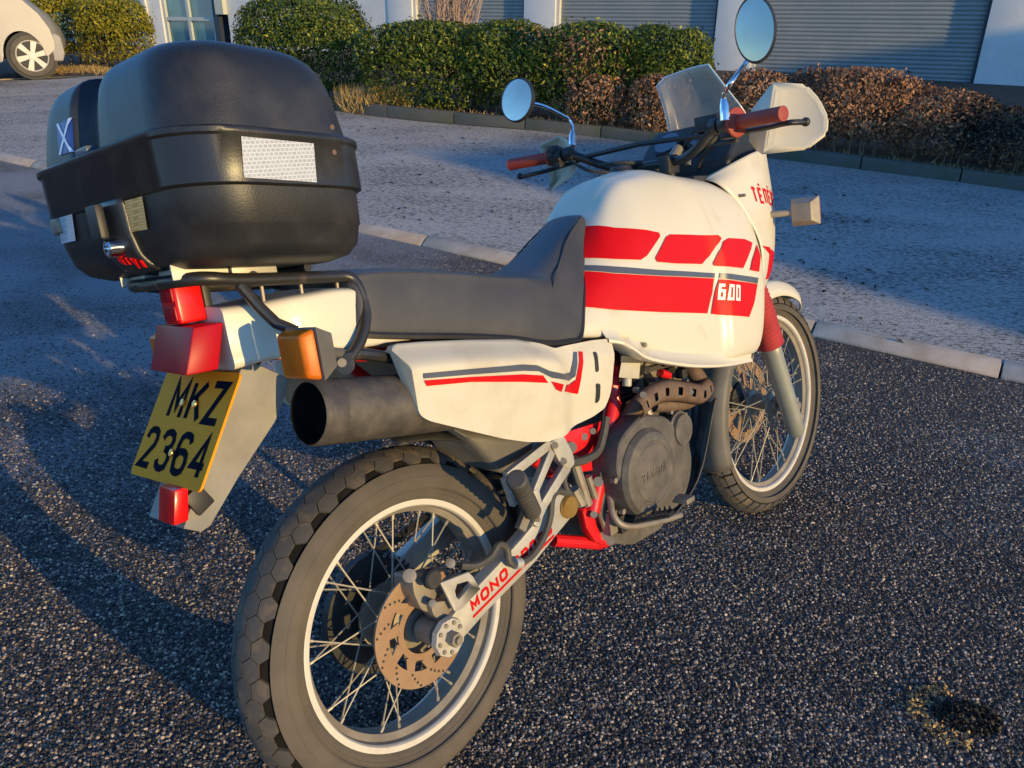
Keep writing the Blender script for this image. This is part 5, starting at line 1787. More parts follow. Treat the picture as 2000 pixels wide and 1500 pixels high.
# ---- instruments
b = B()
b.hexa([(1.13, -.155, 1.10), (1.13, .145, 1.10), (1.12, .13, 1.045), (1.12, -.145, 1.045)], [(1.235, -.145, 1.205), (1.235, .13, 1.205), (1.36, .11, 1.10), (1.36, -.12, 1.10)])
ins = b.done('instrument_panel', M['black'], bike, bevel=.02, seg=3)
for gy, gr in ((.055, .042), (-.055, .042)):
    b = B()
    gp = Vector((1.180, gy, 1.158))
    d = Vector((-.68, 0, .73)).normalized()
    b.cyl(gp - d * .03, gp + d * .006, gr, 28)
    g = b.done('gauge', M['black'], ins)
    b = B()
    b.cyl(gp + d * .006, gp + d * .009, gr * .86, 28)
    b.done('gauge_glass', M['gauge'], ins)
b = B()
b.xz([(1.06, 1.03), (1.15, 1.065), (1.22, 1.085), (1.36, 1.07), (1.40, .84), (1.14, .80)], -.13, .13)
b.done('cockpit_liner', M['engine_dark'], bike)
# ---- handlebar and controls
b = B()
gi = {}
for sd in (-1, 1):
    gi[sd] = (ST((.907, sd * .41, 1.161)), ST((.936, sd * .285, 1.163)))
barp = [ST(p) for p in ((.907, -.405, 1.161), (.936, -.285, 1.163), (.955, -.215, 1.158), (.985, -.15, 1.125), (1.0, -.09, 1.105), (1.0, 0, 1.103), (1.0, .09, 1.105), (.985, .15, 1.125), (.955, .215, 1.158), (.936, .285, 1.163), (.907, .405, 1.161))]
b.tube(curve(barp, 70), .0112, 12)
bar = b.done('handlebar', M['black_metal'], bike)
b = B()
b.tube([ST((.968, -.19, 1.150)), ST((.962, 0, 1.157)), ST((.968, .19, 1.150))], .0065, 10)
b.done('crossbar', M['black'], bar)
for sd in (-1, 1):
    o_, i_ = gi[sd]
    b = B()
    path = [i_.lerp(o_, t) for t in (-.04, .0, .02, .04, .05)]
    rad = [.031, .033, .032, .022, .0165]
    if sd > 0:
        rad = [.022, .023, .022, .0175, .0160]
    for k in range(26):
        t = .06 + k * .94 / 25
        path.append(i_.lerp(o_, t)); rad.append(.0162 if k % 2 else .0152)
    path.append(i_.lerp(o_, 1.008)); rad.append(.011)
    b.tube(path, rad, 18)
    b.done('grip', M['grip'], bar, smooth=40)
    # switch housing
    b = B()
    ax_ = (i_ - o_).normalized()
    b.tube([i_ + ax_ * .004, i_ + ax_ * .006, i_ + ax_ * .040, i_ + ax_ * .043], [.016, .024, .024, .016], 16)
    b.box(i_ + ax_ * .024 + Vector((-.012, 0, .018)), (.03, .022, .02))
    b.box(i_ + ax_ * .022 + Vector((-.020, 0, .004)), (.012, .014, .012))
    b.box(i_ + ax_ * .030 + Vector((.0, 0, -.022)), (.03, .024, .02))
    b.done('switch_housing', M['black'], bar, bevel=.003)
    # perch and lever
    b = B()
    pp = i_ + ax_ * .062
    b.tube([pp - ax_ * .012, pp + ax_ * .012], .019, 14)
    b.hexa([pp + Vector((0, -.014, -.010)), pp + Vector((0, .014, -.010)), pp + Vector((.048, .010, -.022)), pp + Vector((.048, -.010, -.022))],
           [pp + Vector((0, -.014, .012)), pp + Vector((0, .014, .012)), pp + Vector((.048, .010, -.006)), pp + Vector((.048, -.010, -.006))])
    if sd < 0:
        b.box(pp + Vector((.03, .03, .012)), (.045, .06, .035))
    b.done('lever_perch', M['black'], bar, bevel=.003)
    b = B()
    l0 = pp + Vector((.050, 0, -.014))
    lp = curve([l0, l0 - ax_ * .03 + Vector((.006, 0, -.006)), l0 - ax_ * .10 + Vector((-.006, 0, -.016)), l0 - ax_ * .165 + Vector((-.022, 0, -.022)), l0 - ax_ * .185 + Vector((-.020, 0, -.020))], 20)
    if sd < 0:
        lp = curve([l0, l0 - ax_ * .03 + Vector((.004, 0, -.004)), l0 - ax_ * .12 + Vector((-.012, 0, -.006)), (0.911, -0.405, 1.133), (0.952, -0.425, 1.131)], 20)
    b.tube(lp, [.008] * 3 + [.0062] * 16 + [.0062], 10)
    b.ball(lp[-1], .0098, 14)
    b.done('lever', M['black'], bar)
# clamps, top yoke, cables
b = B()
for sd in (-1, 1):
    b.box(ST((1.0, sd * .055, 1.098)), (.05, .03, .045))
    b.cyl(ST((1.005, sd * .055, 1.05)), ST((1.0, sd * .055, 1.10)), .013, 12)
b.xz([(1.0, 1.035), (1.14, 1.03), (1.14, 1.055), (1.0, 1.06)], -.12, .12)
b.cyl(ST((1.06, 0, 1.03)), ST((1.05, 0, 1.085)), .02, 14)
b.done('bar_clamp', M['engine_dark'], bar, bevel=.004)
b = B()
b.cyl((1.094, 0, 1.105), (1.139, 0, 1.141), .014, 12)
b.cyl((1.132, -0.03, 1.09), (1.149, -0.03, 1.116), .010, 10)
b.ball((1.139, -0.05, 1.073), .006, 10)
b.done('ignition_lock', M['steel'], bike)
cab = B()
for pts in ([(0.943, 0.12, 1.124), (0.946, 0.05, 1.119), (1.022, 0.02, 1.106), (1.063, 0, 1.071)],
            [(0.983, -0.25, 1.129), (1.055, -0.16, 1.151), (1.123, -0.05, 1.156), (1.197, 0.02, 1.129), (1.231, 0.03, 1.074)],
            [(0.928, -0.27, 1.147), (1.059, -0.14, 1.181), (1.182, -0.02, 1.173), (1.289, 0.05, 1.131)],
            [(0.965, 0.22, 1.144), (0.944, 0.14, 1.11), (1.043, 0.08, 1.093), (1.116, 0.05, 1.069)],
            [(0.962, -0.26, 1.12), (1.056, -0.15, 1.124), (1.113, -0.08, 1.102), (1.131, -0.05, 1.06)]):
    cab.tube(curve(pts, 24), .0045, 7)
cab.done('control_cable', M['rubber'], bike)

# ---- mirrors
def mirror(cpt, nrm, stem, rx, rz):
    n = Vector(nrm).normalized(); c_ = Vector(cpt)
    u = n.cross(Vector((0, 0, 1))).normalized(); w = u.cross(n)
    if w.z < 0: w = -w
    def ring(h, f):
        return [c_ + n * h + u * (rx * f * cos(t)) + w * (rz * f * sin(t)) for t in np.linspace(0, 2 * pi, 40, endpoint=False)]
    b = B()
    b.grid([ring(.002, .93), ring(.004, .96), ring(.003, 1.0), ring(-.006, 1.02), ring(-.016, .9), ring(-.024, .6), ring(-.026, .2)], closed=True, cap=True)
    mo = b.done('mirror', M['black'], bike, smooth=50)
    b = B()
    rows = [ring(.0024 + .0012 * (1 - (f / .94) ** 2), f) for f in (.94, .7, .45, .2, .02)]
    b.grid(rows, closed=True, cap=True)
    b.done('mirror_glass', M['mirror'], mo, smooth=80)
    b = B()
    b.tube(curve(stem, 30), .0052, 10)
    e = Vector(stem[-1]); d = (Vector(stem[-2]) - e).normalized()
    b.tube([e, e + d * .012, e + d * .030, e + d * .045], [.0105, .0105, .010, .006], 10)
    b.done('mirror_stem', M['chrome'], mo)
mirror((0.883, -0.36, 1.329), (-.90, -.12, -.02), [(0.915, -0.334, 1.3), (0.905, -0.325, 1.275), (0.818, -0.335, 1.233), (0.817, -0.315, 1.212), (0.819, -0.31, 1.192), (0.817, -0.31, 1.156)], .0425, .066)
mirror((0.93, 0.36, 1.335), (-.92, -.02, .14), [(0.944, 0.355, 1.33), (1.017, 0.345, 1.317), (1.08, 0.33, 1.289), (1.104, 0.325, 1.275), (1.108, 0.32, 1.251), (1.091, 0.315, 1.201)], .058, .058)

# ---- hand guards: faceted shields in front of the levers
def guard(inner, outer, m, thick=.003):
    b = B()
    k = len(outer)
    vo = [b.bm.verts.new(Vector(p)) for p in outer]
    vi = [b.bm.verts.new(Vector(p)) for p in inner]
    for i in range(k):
        j = (i + 1) % k
        b.bm.faces.new((vo[i], vo[j], vi[j], vi[i]))
    b.bm.faces.new(vi)
    bmesh.ops.bevel(b.bm, geom=[e for e in b.bm.edges if len(e.link_faces) == 2], offset=.004, segments=2, affect='EDGES', clamp_overlap=True)
    o = b.done('hand_guard', m, bike, smooth=25)
    so = o.modifiers.new('solid', 'SOLIDIFY'); so.thickness = thick
    return o
b = B()
MAIN = [(1, -0.339, 1.224), (1.035, -0.396, 1.218), (1.052, -0.419, 1.18), (1.06, -0.432, 1.138), (1.056, -0.429, 1.103), (1.035, -0.39, 1.076), (0.992, -0.308, 1.089)]
SIDE = [(1, -0.339, 1.224), (0.992, -0.308, 1.089), (1.012, -0.283, 1.094), (1.025, -0.261, 1.117), (1.03, -0.27, 1.186)]
cm = sum((Vector(p) for p in MAIN), Vector()) / len(MAIN) + Vector((.004, 0, 0))
vs = [b.bm.verts.new(Vector(p)) for p in MAIN]
ring = [b.bm.verts.new(v.co.lerp(cm, .22) + Vector((.004, 0, 0))) for v in vs]
for k in range(len(vs)):
    b.bm.faces.new((vs[k], vs[(k + 1) % len(vs)], ring[(k + 1) % len(vs)], ring[k]))
b.bm.faces.new(ring)
sv = [vs[0], vs[-1]] + [b.bm.verts.new(Vector(p)) for p in SIDE[2:]]
b.bm.faces.new(sv)
bmesh.ops.bevel(b.bm, geom=[e for e in b.bm.edges if len(e.link_faces) == 2], offset=.006, segments=3, affect='EDGES', clamp_overlap=True)
o = b.done('hand_guard', M['guard'], bike, smooth=40)
so = o.modifiers.new('solid', 'SOLIDIFY'); so.thickness = .004
OL = [(1.035, 0.393, 1.217), (1.015, 0.298, 1.229), (1, 0.259, 1.211), (0.99, 0.235, 1.175), (0.985, 0.224, 1.127), (0.985, 0.245, 1.11), (1.02, 0.365, 1.077), (1.02, 0.352, 1.123), (1.03, 0.376, 1.177)]
IL = [(1.065, 0.392, 1.21), (1.045, 0.324, 1.216), (1.035, 0.299, 1.204), (1.03, 0.283, 1.179), (1.025, 0.274, 1.14), (1.025, 0.291, 1.126), (1.05, 0.362, 1.108), (1.05, 0.356, 1.132), (1.06, 0.378, 1.179)]
guard(IL, OL, M['cream_old'])

# ---- fork
for sd in (-1, 1):
    b = B()
    A = Vector((1.512, sd * .098, .262)); Z = Vector((1.150, sd * .098, 1.075))
    d = (Z - A).normalized()
    L = (Z - A).length
    b.tube([A - d * .012, A, A + d * .06, A + d * .30, A + d * .335, A + d * .34], [.020, .026, .028, .029, .031, .028], 20)
    b.tube([A + d * .33, Z], .0205, 16)
    axl = Vector((WB, sd * .098, FR))
    b.tube([axl + Vector((-.012, -.016, 0)), axl + Vector((-.012, .016, 0))], .024, 16)
    b.box(axl.lerp(A + d * .09, .5), (.05, .03, .05))
    fo = b.done('fork_leg', M['fork'], bike, xf=ST)
    b = B()
    path = []; rad = []
    k = 0
    t = .325
    while t < .60:
        path.append(A + d * t)
        rad.append((.042 if k % 2 else .0335) * (1.0 - .20 * max(0, (t - .45) / .15)))
        t += .0072; k += 1
    rad[0] = .031; rad[-1] = .023
    b.tube(path, rad, 24)
    b.done('fork_boot', M['boot'], fo, xf=ST, smooth=20)
b = B()
b.cyl((WB, -.115, FR), (WB, .115, FR), .010, 14)
b.cyl((WB, -.122, FR), (WB, -.112, FR), .014, 6)
b.done('front_axle', M['steel'], bike, xf=ST)
b = B()
b.xz(rounded([(1.40, .40), (1.45, .43), (1.47, .37), (1.43, .33), (1.385, .35)], .015, 3), .046, .10)
b.done('brake_caliper', M['engine_dark'], bike, xf=ST, bevel=.005)
b = B()
b.tube(curve([(1.36, .06, .62), (1.37, .075, .52), (1.385, .09, .46), (1.41, .09, .42)], 14), .007, 8)
b.hexa([(1.345, .066, .30), (1.357, .066, .30), (1.395, .066, .40), (1.383, .066, .40)], [(1.345, .082, .30), (1.357, .082, .30), (1.395, .082, .40), (1.383, .082, .40)])
b.done('brake_line_guide', M['frame_red'], bike, xf=ST)

# ---- front fender and rear flap
def fender(name, a0, a1, r, hw, skirt, m, n=26, taper=None):
    b = B()
    rows = []
    for k in range(n):
        t = k / (n - 1)
        a = radians(a0 + (a1 - a0) * t)
        f = 1.0 if taper is None else np.interp(t, *taper)
        w = hw * f
        row = []
        for u in np.linspace(-1, 1, 15):
            au = abs(u)
            drop = skirt * max(0, (au - .62) / .38) ** 1.3 + .006 * au ** 2
            row.append((WB + (r - drop) * cos(a), u * w * (1 - .04 * max(0, au - .7)), FR + (r - drop) * sin(a)))
        rows.append(row)
    b.grid(rows)
    o = b.done(name, m, bike, xf=ST, smooth=50)
    so = o.modifiers.new('solid', 'SOLIDIFY'); so.thickness = .0028; so.offset = 1
    return o
ff = fender('front_fender', 50, 130, .382, .066, .040, M['cream'], taper=([0, .05, .15, .4, 1], [.45, .72, .92, 1, 1]))
mf = fender('mud_flap', 126, 197, .378, .082, .030, M['flap'])

# ---- seat
def seat_sec(x, zb, zs, zt, wb, ws):
    return [(x, 0, zb), (x, -wb * .8, zb), (x, -wb, zb + .012), (x + .004, -wb, zb + (zs - zb) * .5), (x + .008, -ws, zs - .010), (x + .01, -ws * .92, zs + (zt - zs) * .45), (x + .01, -ws * .5, zt), (x + .01, 0, zt + .001)]
def hump(x, *p):
    return [(x, -y, z) for y, z in p]
SS = [seat_sec(-.068, .870, .944, .950, .105, .095), seat_sec(-.055, .860, .960, .968, .128, .120), seat_sec(.02, .843, .954, .965, .136, .126), seat_sec(.12, .823, .938, .949, .141, .129),
      seat_sec(.21, .803, .920, .931, .144, .130), seat_sec(.27, .788, .908, .919, .145, .129), seat_sec(.32, .772, .900, .911, .145, .127),
      hump(.37, (0, .760), (.115, .760), (.143, .772), (.142, .822), (.124, .884), (.100, .900), (.05, .904), (0, .905)),
      hump(.42, (0, .754), (.115, .754), (.142, .766), (.138, .812), (.115, .872), (.086, .896), (.048, .906), (0, .908)),
      hump(.46, (0, .756), (.112, .756), (.140, .768), (.132, .815), (.108, .868), (.079, .903), (.047, .917), (0, .919)),
      hump(.50, (0, .815), (.095, .815), (.124, .826), (.119, .846), (.099, .882), (.073, .917), (.046, .932), (0, .935)),
      hump(.55, (0, .870), (.070, .870), (.098, .882), (.094, .899), (.080, .918), (.061, .943), (.044, .958), (0, .961)),
      hump(.60, (0, .923), (.050, .923), (.071, .934), (.069, .945), (.062, .959), (.052, .976), (.042, .987), (0, .990)),
      hump(.632, (0, .955), (.034, .955), (.054, .968), (.054, .976), (.052, .984), (.047, .995), (.039, 1.003), (0, 1.006)),
      hump(.645, (0, .972), (.025, .972), (.044, .982), (.045, .988), (.044, .993), (.040, .999), (.032, 1.003), (0, 1.005))]
seat = loft_half(SS, 40, 60).done('seat', M['vinyl'], bike, smooth=45)
seat.data.materials.append(M['vinyl_side_lit'])
for p in seat.data.polygons:
    if abs(p.normal.y) > .62 or p.normal.x > .6: p.material_index = 1  # side faces picked by normal, their tone set for the sun on them
# seam piping between top and sides
G = np.array([crom([(.630, -.045, .998), (.566, -.056, .962), (.500, -.077, .914), (.430, -.111, .874), (.375, -.137, .805), (.365, -.142, .775)], 40)])[0]
for sd in (1, -1):
    b = B()
    b.tube([(p[0], sd * (p[1] - .001), p[2] + .001) for p in G], .0020, 6)
    b.done('piping', M['vinyl_side_lit'], seat)
b = B()
b.tube([(p[0], p[1] * -1 if False else p[1], p[2] - .004) for p in np.array([crom([s[2] for s in SS], 60)])[0][3:-2]], .006, 6)
b.done('seat_base', M['black'], seat)

# ---- side covers
CO = [(-0.025, 0.847), (0.028, 0.84), (0.124, 0.824), (0.249, 0.8), (0.303, 0.782), (0.344, 0.763), (0.407, 0.758), (0.473, 0.753), (0.539, 0.744), (0.532, 0.714), (0.513, 0.663), (0.505, 0.627), (0.488, 0.607), (0.444, 0.6), (0.37, 0.599), (0.307, 0.6), (0.258, 0.605), (0.2, 0.622), (0.133, 0.649), (0.044, 0.692), (-0.019, 0.723), (-0.035, 0.739), (-0.032, 0.761), (-0.013, 0.793), (-0.013, 0.812), (-0.025, 0.827), (-0.041, 0.836)]
_tx = np.array([p[0] for p in CO[:9]]); _tz = np.array([p[1] for p in CO[:9]])
def smooth01(t):
    t = min(1, max(0, t)); return t * t * (3 - 2 * t)
def cover_y(x, z):
    y = .198 + .010 * math.exp(-((x - .14) / .18) ** 2)
    y -= .030 * smooth01((x - .30) / .09)
    zt = float(np.interp(x, _tx, _tz))
    fl_ = (1 - .75 * smooth01((x - .26) / .12))
    y -= .050 * fl_ * smooth01((z - (zt - .042)) / .050)
    y -= .008 * smooth01((.66 - z) / .05)
    return y
CR_ = rounded(CO, .012, 4)
def column(x):
    zs = []
    for (xa, za), (xb, zb) in zip(CR_, CR_[1:] + CR_[:1]):
        if (xa - x) * (xb - x) <= 0 and xa != xb:
            zs.append(za + (zb - za) * (x - xa) / (xb - xa))
    return max(zs), min(zs)
cx0 = min(p[0] for p in CR_); cx1 = max(p[0] for p in CR_)
for sd in (-1, 1):
    b = B()
    rows = []
    for t in np.r_[np.linspace(.002, .16, 34), np.linspace(.17, .84, 50), np.linspace(.85, .998, 22)]:
        x = cx0 + (cx1 - cx0) * t
        z1, z0 = column(x)
        col = [(x, sd * cover_y(x, z0 + (z1 - z0) * v), z0 + (z1 - z0) * v) for v in np.linspace(0, 1, 34)]
        # turned-in edges top and bottom
        e0 = (col[0][0], col[0][1] - sd * .014, col[0][2] + .002)
        e1 = (col[-1][0], col[-1][1] - sd * .014, col[-1][2] - .002)
        rows.append([e0] + col + [e1])
    rows = [[(p[0] + .001, p[1] - sd * .016, p[2]) for p in rows[0]]] + rows + [[(p[0] - .001, p[1] - sd * .016, p[2]) for p in rows[-1]]]
    b.grid(rows)
    o = b.done('side_cover', M['cream_old'], bike, smooth=55, weld=False)
    if sd < 0:
        cover = o; cover_t = bvh(o)
for q in ([(-0.014, 0.798), (0.084, 0.783), (0.207, 0.763), (0.246, 0.753), (0.279, 0.735), (0.328, 0.717), (0.374, 0.709), (0.405, 0.743), (0.414, 0.741), (0.391, 0.697), (0.359, 0.696), (0.285, 0.72), (0.249, 0.741), (0.205, 0.752), (0.082, 0.774), (-0.015, 0.79)],):
    decal('stripe', [q], cover_t, M['grey_stripe'], cover)
for q in ([(-0.015, 0.787), (0.082, 0.77), (0.204, 0.746), (0.259, 0.731), (0.271, 0.714), (0.201, 0.733), (0.08, 0.762), (-0.011, 0.777)],
          [(0.28, 0.715), (0.32, 0.699), (0.307, 0.688), (0.292, 0.696)],
          [(0.34, 0.693), (0.377, 0.685), (0.392, 0.69), (0.42, 0.741), (0.431, 0.738), (0.406, 0.684), (0.392, 0.661), (0.321, 0.685)]):
    decal('stripe', [q], cover_t, M['red_stripe'], cover)
for q in ([(0.462, 0.731), (0.473, 0.729), (0.469, 0.69), (0.458, 0.689)], [(0.454, 0.668), (0.468, 0.664), (0.466, 0.628), (0.452, 0.625)]):
    decal('vent_slot', [rounded(q, .006, 3)], cover_t, M['engine_dark'], cover)

# ---- tail cowl
TL = [(-0.252, -0.08, 0.944), (-0.276, -0.08, 0.855)]
b = B()
def tsec(x, zt, zb, w, wb):
    return [(x, 0, zb), (x, -wb * .7, zb), (x, -wb, zb + .004), (x, -(w + wb) / 2, zb + (zt - zb) * .35), (x, -w, zt - .020), (x, -w * .94, zt - .004), (x, -w * .6, zt), (x, 0, zt + .002)]
TS2 = [tsec(TL[0][0] - .002, TL[0][2] + .004, TL[1][2], .078, .080), tsec(-.20, .946, .858, .090, .092), tsec(-.14, .948, .850, .108, .110), tsec(-.05, .944, .846, .122, .124), tsec(.06, .905, .838, .130, .132), tsec(.12, .86, .832, .132, .134)]
tl = loft_half(TS2, 36, 30).done('tail_cowl', M['cream'], bike, smooth=40)

# ---- tail lamp, brake lamp
b = B()
b.hexa([(-0.289, 0.07, 0.931), (-0.297, -0.07, 0.926), (-0.322, -0.07, 0.862), (-0.313, 0.07, 0.865)], [(lambda p: (p[0], .074, p[2]))((-0.253, -0.074, 0.926)), (-0.253, -0.074, 0.926), (-0.275, -0.074, 0.861), (lambda p: (p[0], .074, p[2]))((-0.275, -0.074, 0.861))])
b.done('tail_lamp', M['red_lens'], bike, bevel=.004, seg=2)
b = B()
lc = Vector((-0.282, 0, 0.96))
b.hexa([lc + Vector((-.012, .026, .032)), lc + Vector((-.012, -.026, .032)), lc + Vector((-.012, -.026, -.030)), lc + Vector((-.012, .026, -.030))],
       [lc + Vector((.03, .028, .032)), lc + Vector((.03, -.028, .032)), lc + Vector((.03, -.028, -.030)), lc + Vector((.03, .028, -.030))])
bl = b.done('brake_lamp', M['red_bright'], bike, bevel=.007, seg=3)
b = B()
b.box(lc + Vector((.034, 0, .001)), (.012, .062, .066))
b.box(lc + Vector((.04, 0, .04)), (.014, .012, .05))
b.done('lamp_holder', M['black'], bl, bevel=.003)
b = B()
for dz in (.014, -.014):
    b.box(lc + Vector((-.0125, -.002, dz)), (.004, .040, .022))
b.done('lens_facet', M['red_lens'], bl, bevel=.003)

# ---- rear indicators
def indicator(c, ln, side, lens_m, back=True):
    """lens faces backwards or forwards"""
    f = -1 if back else 1
    c = Vector(c)
    b = B()
    b.hexa([c + Vector((f * .002, .036, .034)), c + Vector((f * .002, -.036, .034)), c + Vector((f * .002, -.036, -.036)), c + Vector((f * .002, .036, -.036))],
           [c + Vector((f * .022, .030, .028)), c + Vector((f * .022, -.030, .028)), c + Vector((f * .022, -.030, -.030)), c + Vector((f * .022, .030, -.030))])
    io = b.done('indicator', lens_m, bike, bevel=.006, seg=3)
    b = B()
    b.hexa([c + Vector((f * .001, .038, .036)), c + Vector((f * .001, -.038, .036)), c + Vector((f * .001, -.038, -.038)), c + Vector((f * .001, .038, -.038))],
           [c + Vector((-f * .030, .026, .022)), c + Vector((-f * .030, -.026, .022)), c + Vector((-f * .030, -.026, -.024)), c + Vector((-f * .030, .026, -.024))])
    b.tube([c + Vector((-f * .014, -side * .02, 0)), Vector(ln)], .0085, 10)
    b.done('indicator_housing', M['flap'] if back else M['beige_housing'], io, bevel=.003)
    return io
indicator((-0.219, -0.215, 0.874), (-0.105, -0.13, 0.849), -1, M['amber'])
indicator((-.213, .215, .874), (-.11, .13, .86), 1, M['amber'])
fi = indicator((1.306, -0.262, 0.933), (1.257, -0.18, 0.936), -1, M['amber'], back=False)
fi2 = indicator((1.262, .262, .936), (1.27, .18, .93), 1, M['amber'], back=False)

# ---- luggage rack
b = B()
rt = [(-0.266, 0.1, 0.992), (-0.295, 0.06, 0.991), (-0.32, -0.075, 0.989), (-0.314, -0.098, 0.989), (-0.224, -0.105, 0.98), (-0.089, -0.105, 0.965), (-0.053, -0.108, 0.96), (-0.042, -0.115, 0.942), (-0.042, -0.122, 0.91), (-0.056, -0.13, 0.879), (-0.08, -0.135, 0.852), (-0.108, -0.135, 0.832)]
zr = .5 * (Vector((-0.314, -0.098, 0.989)).z + Vector((-0.089, -0.105, 0.965)).z)
R_ = [Vector(p) for p in rt[4:]]
x0 = R_[0].x - .085
side = [Vector((x0, -.02, R_[0].z + .012)), Vector((x0 + .004, -.075, R_[0].z + .012)), Vector((x0 + .03, -.102, R_[0].z + .010))] + R_
b.tube(curve(side, 70), .0098, 12)
b.tube(curve([Vector((p.x, -p.y, p.z)) for p in side], 70), .0098, 12)
b.tube([Vector((x0, -.03, R_[0].z + .012)), Vector((x0, .03, R_[0].z + .012))], .0098, 10)
for xx in (x0 + .10, R_[1].x - .03):
    b.tube([(xx, -.104, R_[0].z + .004), (xx, .104, R_[0].z + .004)], .007, 8)
b.tube([(-0.234, -0.105, 0.975), (-0.216, -0.112, 0.94), (-0.201, -0.125, 0.913), (-0.18, -0.14, 0.897)], .0085, 10)
q = [Vector((-0.234, -0.105, 0.975)), Vector((-0.216, -0.112, 0.94)), Vector((-0.201, -0.125, 0.913)), Vector((-0.18, -0.14, 0.897))]
b.tube([Vector((p.x, -p.y, p.z)) for p in q], .0085, 10)
b.tube([(-0.125, -0.133, 0.844), (-0.079, -0.135, 0.843), (-0.021, -0.14, 0.824), (0.017, -0.135, 0.804)], .010, 10)
b.cyl((-0.113, -0.145, 0.833), (-0.099, -0.125, 0.83), .015, 14)
rack = b.done('luggage_rack', M['black_metal'], bike)
b = B()
for px in (0, 1, 2):
    xx = R_[0].x + .03 + px * .065
    b.tube([(xx, -.092, R_[0].z - .01), (xx, -.090, .945)], .003, 6)
    b.cyl((xx, -.095, R_[0].z + .012), (xx, -.095, R_[0].z + .018), .006, 6)
b.cyl((-0.121, -0.15, 0.838), (-0.114, -0.14, 0.837), .007, 10)
b.done('rack_bolt', M['steel'], rack)
b = B()
zt = R_[0].z + .010
b.box((R_[0].x + .06, 0, zt + .010), (.27, .17, .006))
b.box((R_[0].x + .045, -.088, zt + .014), (.28, .004, .022))
b.box((R_[0].x + .045, .088, zt + .014), (.28, .004, .022))
b.box((R_[0].x - .070, -.05, zt + .014), (.03, .05, .026))
b.box((R_[0].x - .070, .05, zt + .014), (.03, .05, .026))
b.box((R_[0].x + .02, -.098, zt + .004), (.07, .006, .034))
b.done('mount_plate', M['alu'], rack, bevel=.002)

# ---- rear fender, plate
FE = [(-.228, .866), (-0.17, 0.826), (-0.166, 0.817), (-0.183, 0.785), (-0.202, 0.762), (-0.274, 0.696), (-0.33, 0.642), (-0.344, 0.638), (-0.366, 0.651), (-.368, .652), (-.338, .70), (-.243, .846)]
b = B()
for y0, y1, s_ in ((-.066, .066, 1),):
    b.xz(FE, y0, y1)
for v in b.bm.verts:
    if v.co.z < .75: v.co.y *= .90
b.done('rear_fender', M['grey_plastic'], bike, bevel=.010, seg=3)
pt = Vector((-.258, 0, .850)); rk = radians(-33.0)
pd = Vector((sin(rk), 0, -cos(rk))); pn = Vector((-cos(rk), 0, -sin(rk)))
pn = Vector((pd.z, 0, -pd.x)); 
if pn.x > 0: pn = -pn
PW, PH = .236, .172
def onplate(u, v, h=0):      # u to the right seen from behind, v down
    return pt + Vector((0, -u, 0)) + pd * v + pn * h
b = B()
rp_ = rounded([(-PW / 2, 0), (PW / 2, 0), (PW / 2, PH), (-PW / 2, PH)], .010, 4)
b.hexa([onplate(u, v, .006) for u, v in rp_], [onplate(u, v, .0095) for u, v in rp_])
plate = b.done('number_plate', M['yellow_plate'], bike, weld=False)
b = B()
def plate_text(s, w, h, gap, st, u0, v0):
    polys, tw = text_polys(list(s), w, h, gap, st)
    for q in polys:
        b.face([onplate(u0 + x, v0 + h - z, .0101) for x, z in q])
    return tw
plate_text('MKZ', .049, .066, .0105, .0112, -.066, .014)
plate_text('2364', .046, .066, .0105, .0108, -.106, .093)
o = b.done('lettering', M['plate_ink'], plate, weld=False, smooth=None)
b = B()
for u, v in ((-.020, .052), (.020, .052), (.002, .128)):
    b.cyl(onplate(u, v, .0095), onplate(u, v, .0145), .0058, 12)
b.done('screw', M['brass'], plate, bevel=.001)
b = B()
rc = Vector((-0.372, -0.048, 0.69))
b.hexa([rc + Vector((0, .030, .022)), rc + Vector((0, -.022, .022)), rc + Vector((-.012, -.022, -.026)), rc + Vector((-.012, .030, -.026))],
       [rc + Vector((.020, .030, .022)), rc + Vector((.020, -.022, .022)), rc + Vector((.010, -.022, -.026)), rc + Vector((.010, .030, -.026))])
b.done('rear_reflector', M['red_bright'], bike, bevel=.003)
b = B()
b.box(rc + Vector((.032, .0, -.004)), (.03, .04, .036), Matrix.Rotation(-.5, 3, 'Y'))
b.done('reflector_bracket', M['black'], bike, bevel=.003)

# ================================================================== TOP CASE (rests on the rack, a thing of its own)
case = bpy.data.objects.new('top_case', None)
COL.objects.link(case)
CT = Matrix.Translation(Vector((0, 0, 0)))
case.matrix_world = bike.matrix_world.copy()
tag(case, 'large black plastic luggage case with blue and white flag sticker on the rear rack', 'luggage case')
XF, XR, HW, CR = -.068, -.351, .231, .078
TI = -.097
def czz(x, z):       # the case tips up slightly towards the rear
    return z + TI * (x - XR)
def ringc(xf, xr, w, r, z, n=9, bow=0.0):
    P = []
    for cx, cy, a0 in ((xf - r, w - r, 0), (xr + r, w - r, 90), (xr + r, -w + r, 180), (xf - r, -w + r, 270)):
        for k in range(n + 1):
            a = radians(a0 + 90 * k / n)
            P.append((cx + r * cos(a), cy + r * sin(a)))
    out = []
    for x, y in P:
        xx = x - (bow * (1 - (y / w) ** 2) if x < (xf + xr) / 2 else 0)
        out.append((xx - .079 * y, y, czz(xx, z)))
    return out
def dens(ring, m=120):
    P = np.array(ring + [ring[0]]); d = np.r_[0, np.cumsum(np.linalg.norm(np.diff(P, axis=0), axis=1))]
    t = np.linspace(0, d[-1], m, endpoint=False)
    return [tuple(np.interp(s, d, P[:, i]) for i in range(3)) for s in t]
def shell(name, levels, m, cap=True, groove=None):
    b = B()
    L = [ringc(*lv) for lv in levels]
    b.grid(L, closed=True, cap=cap)
    return b.done(name, m, case, smooth=50)
bw = .007
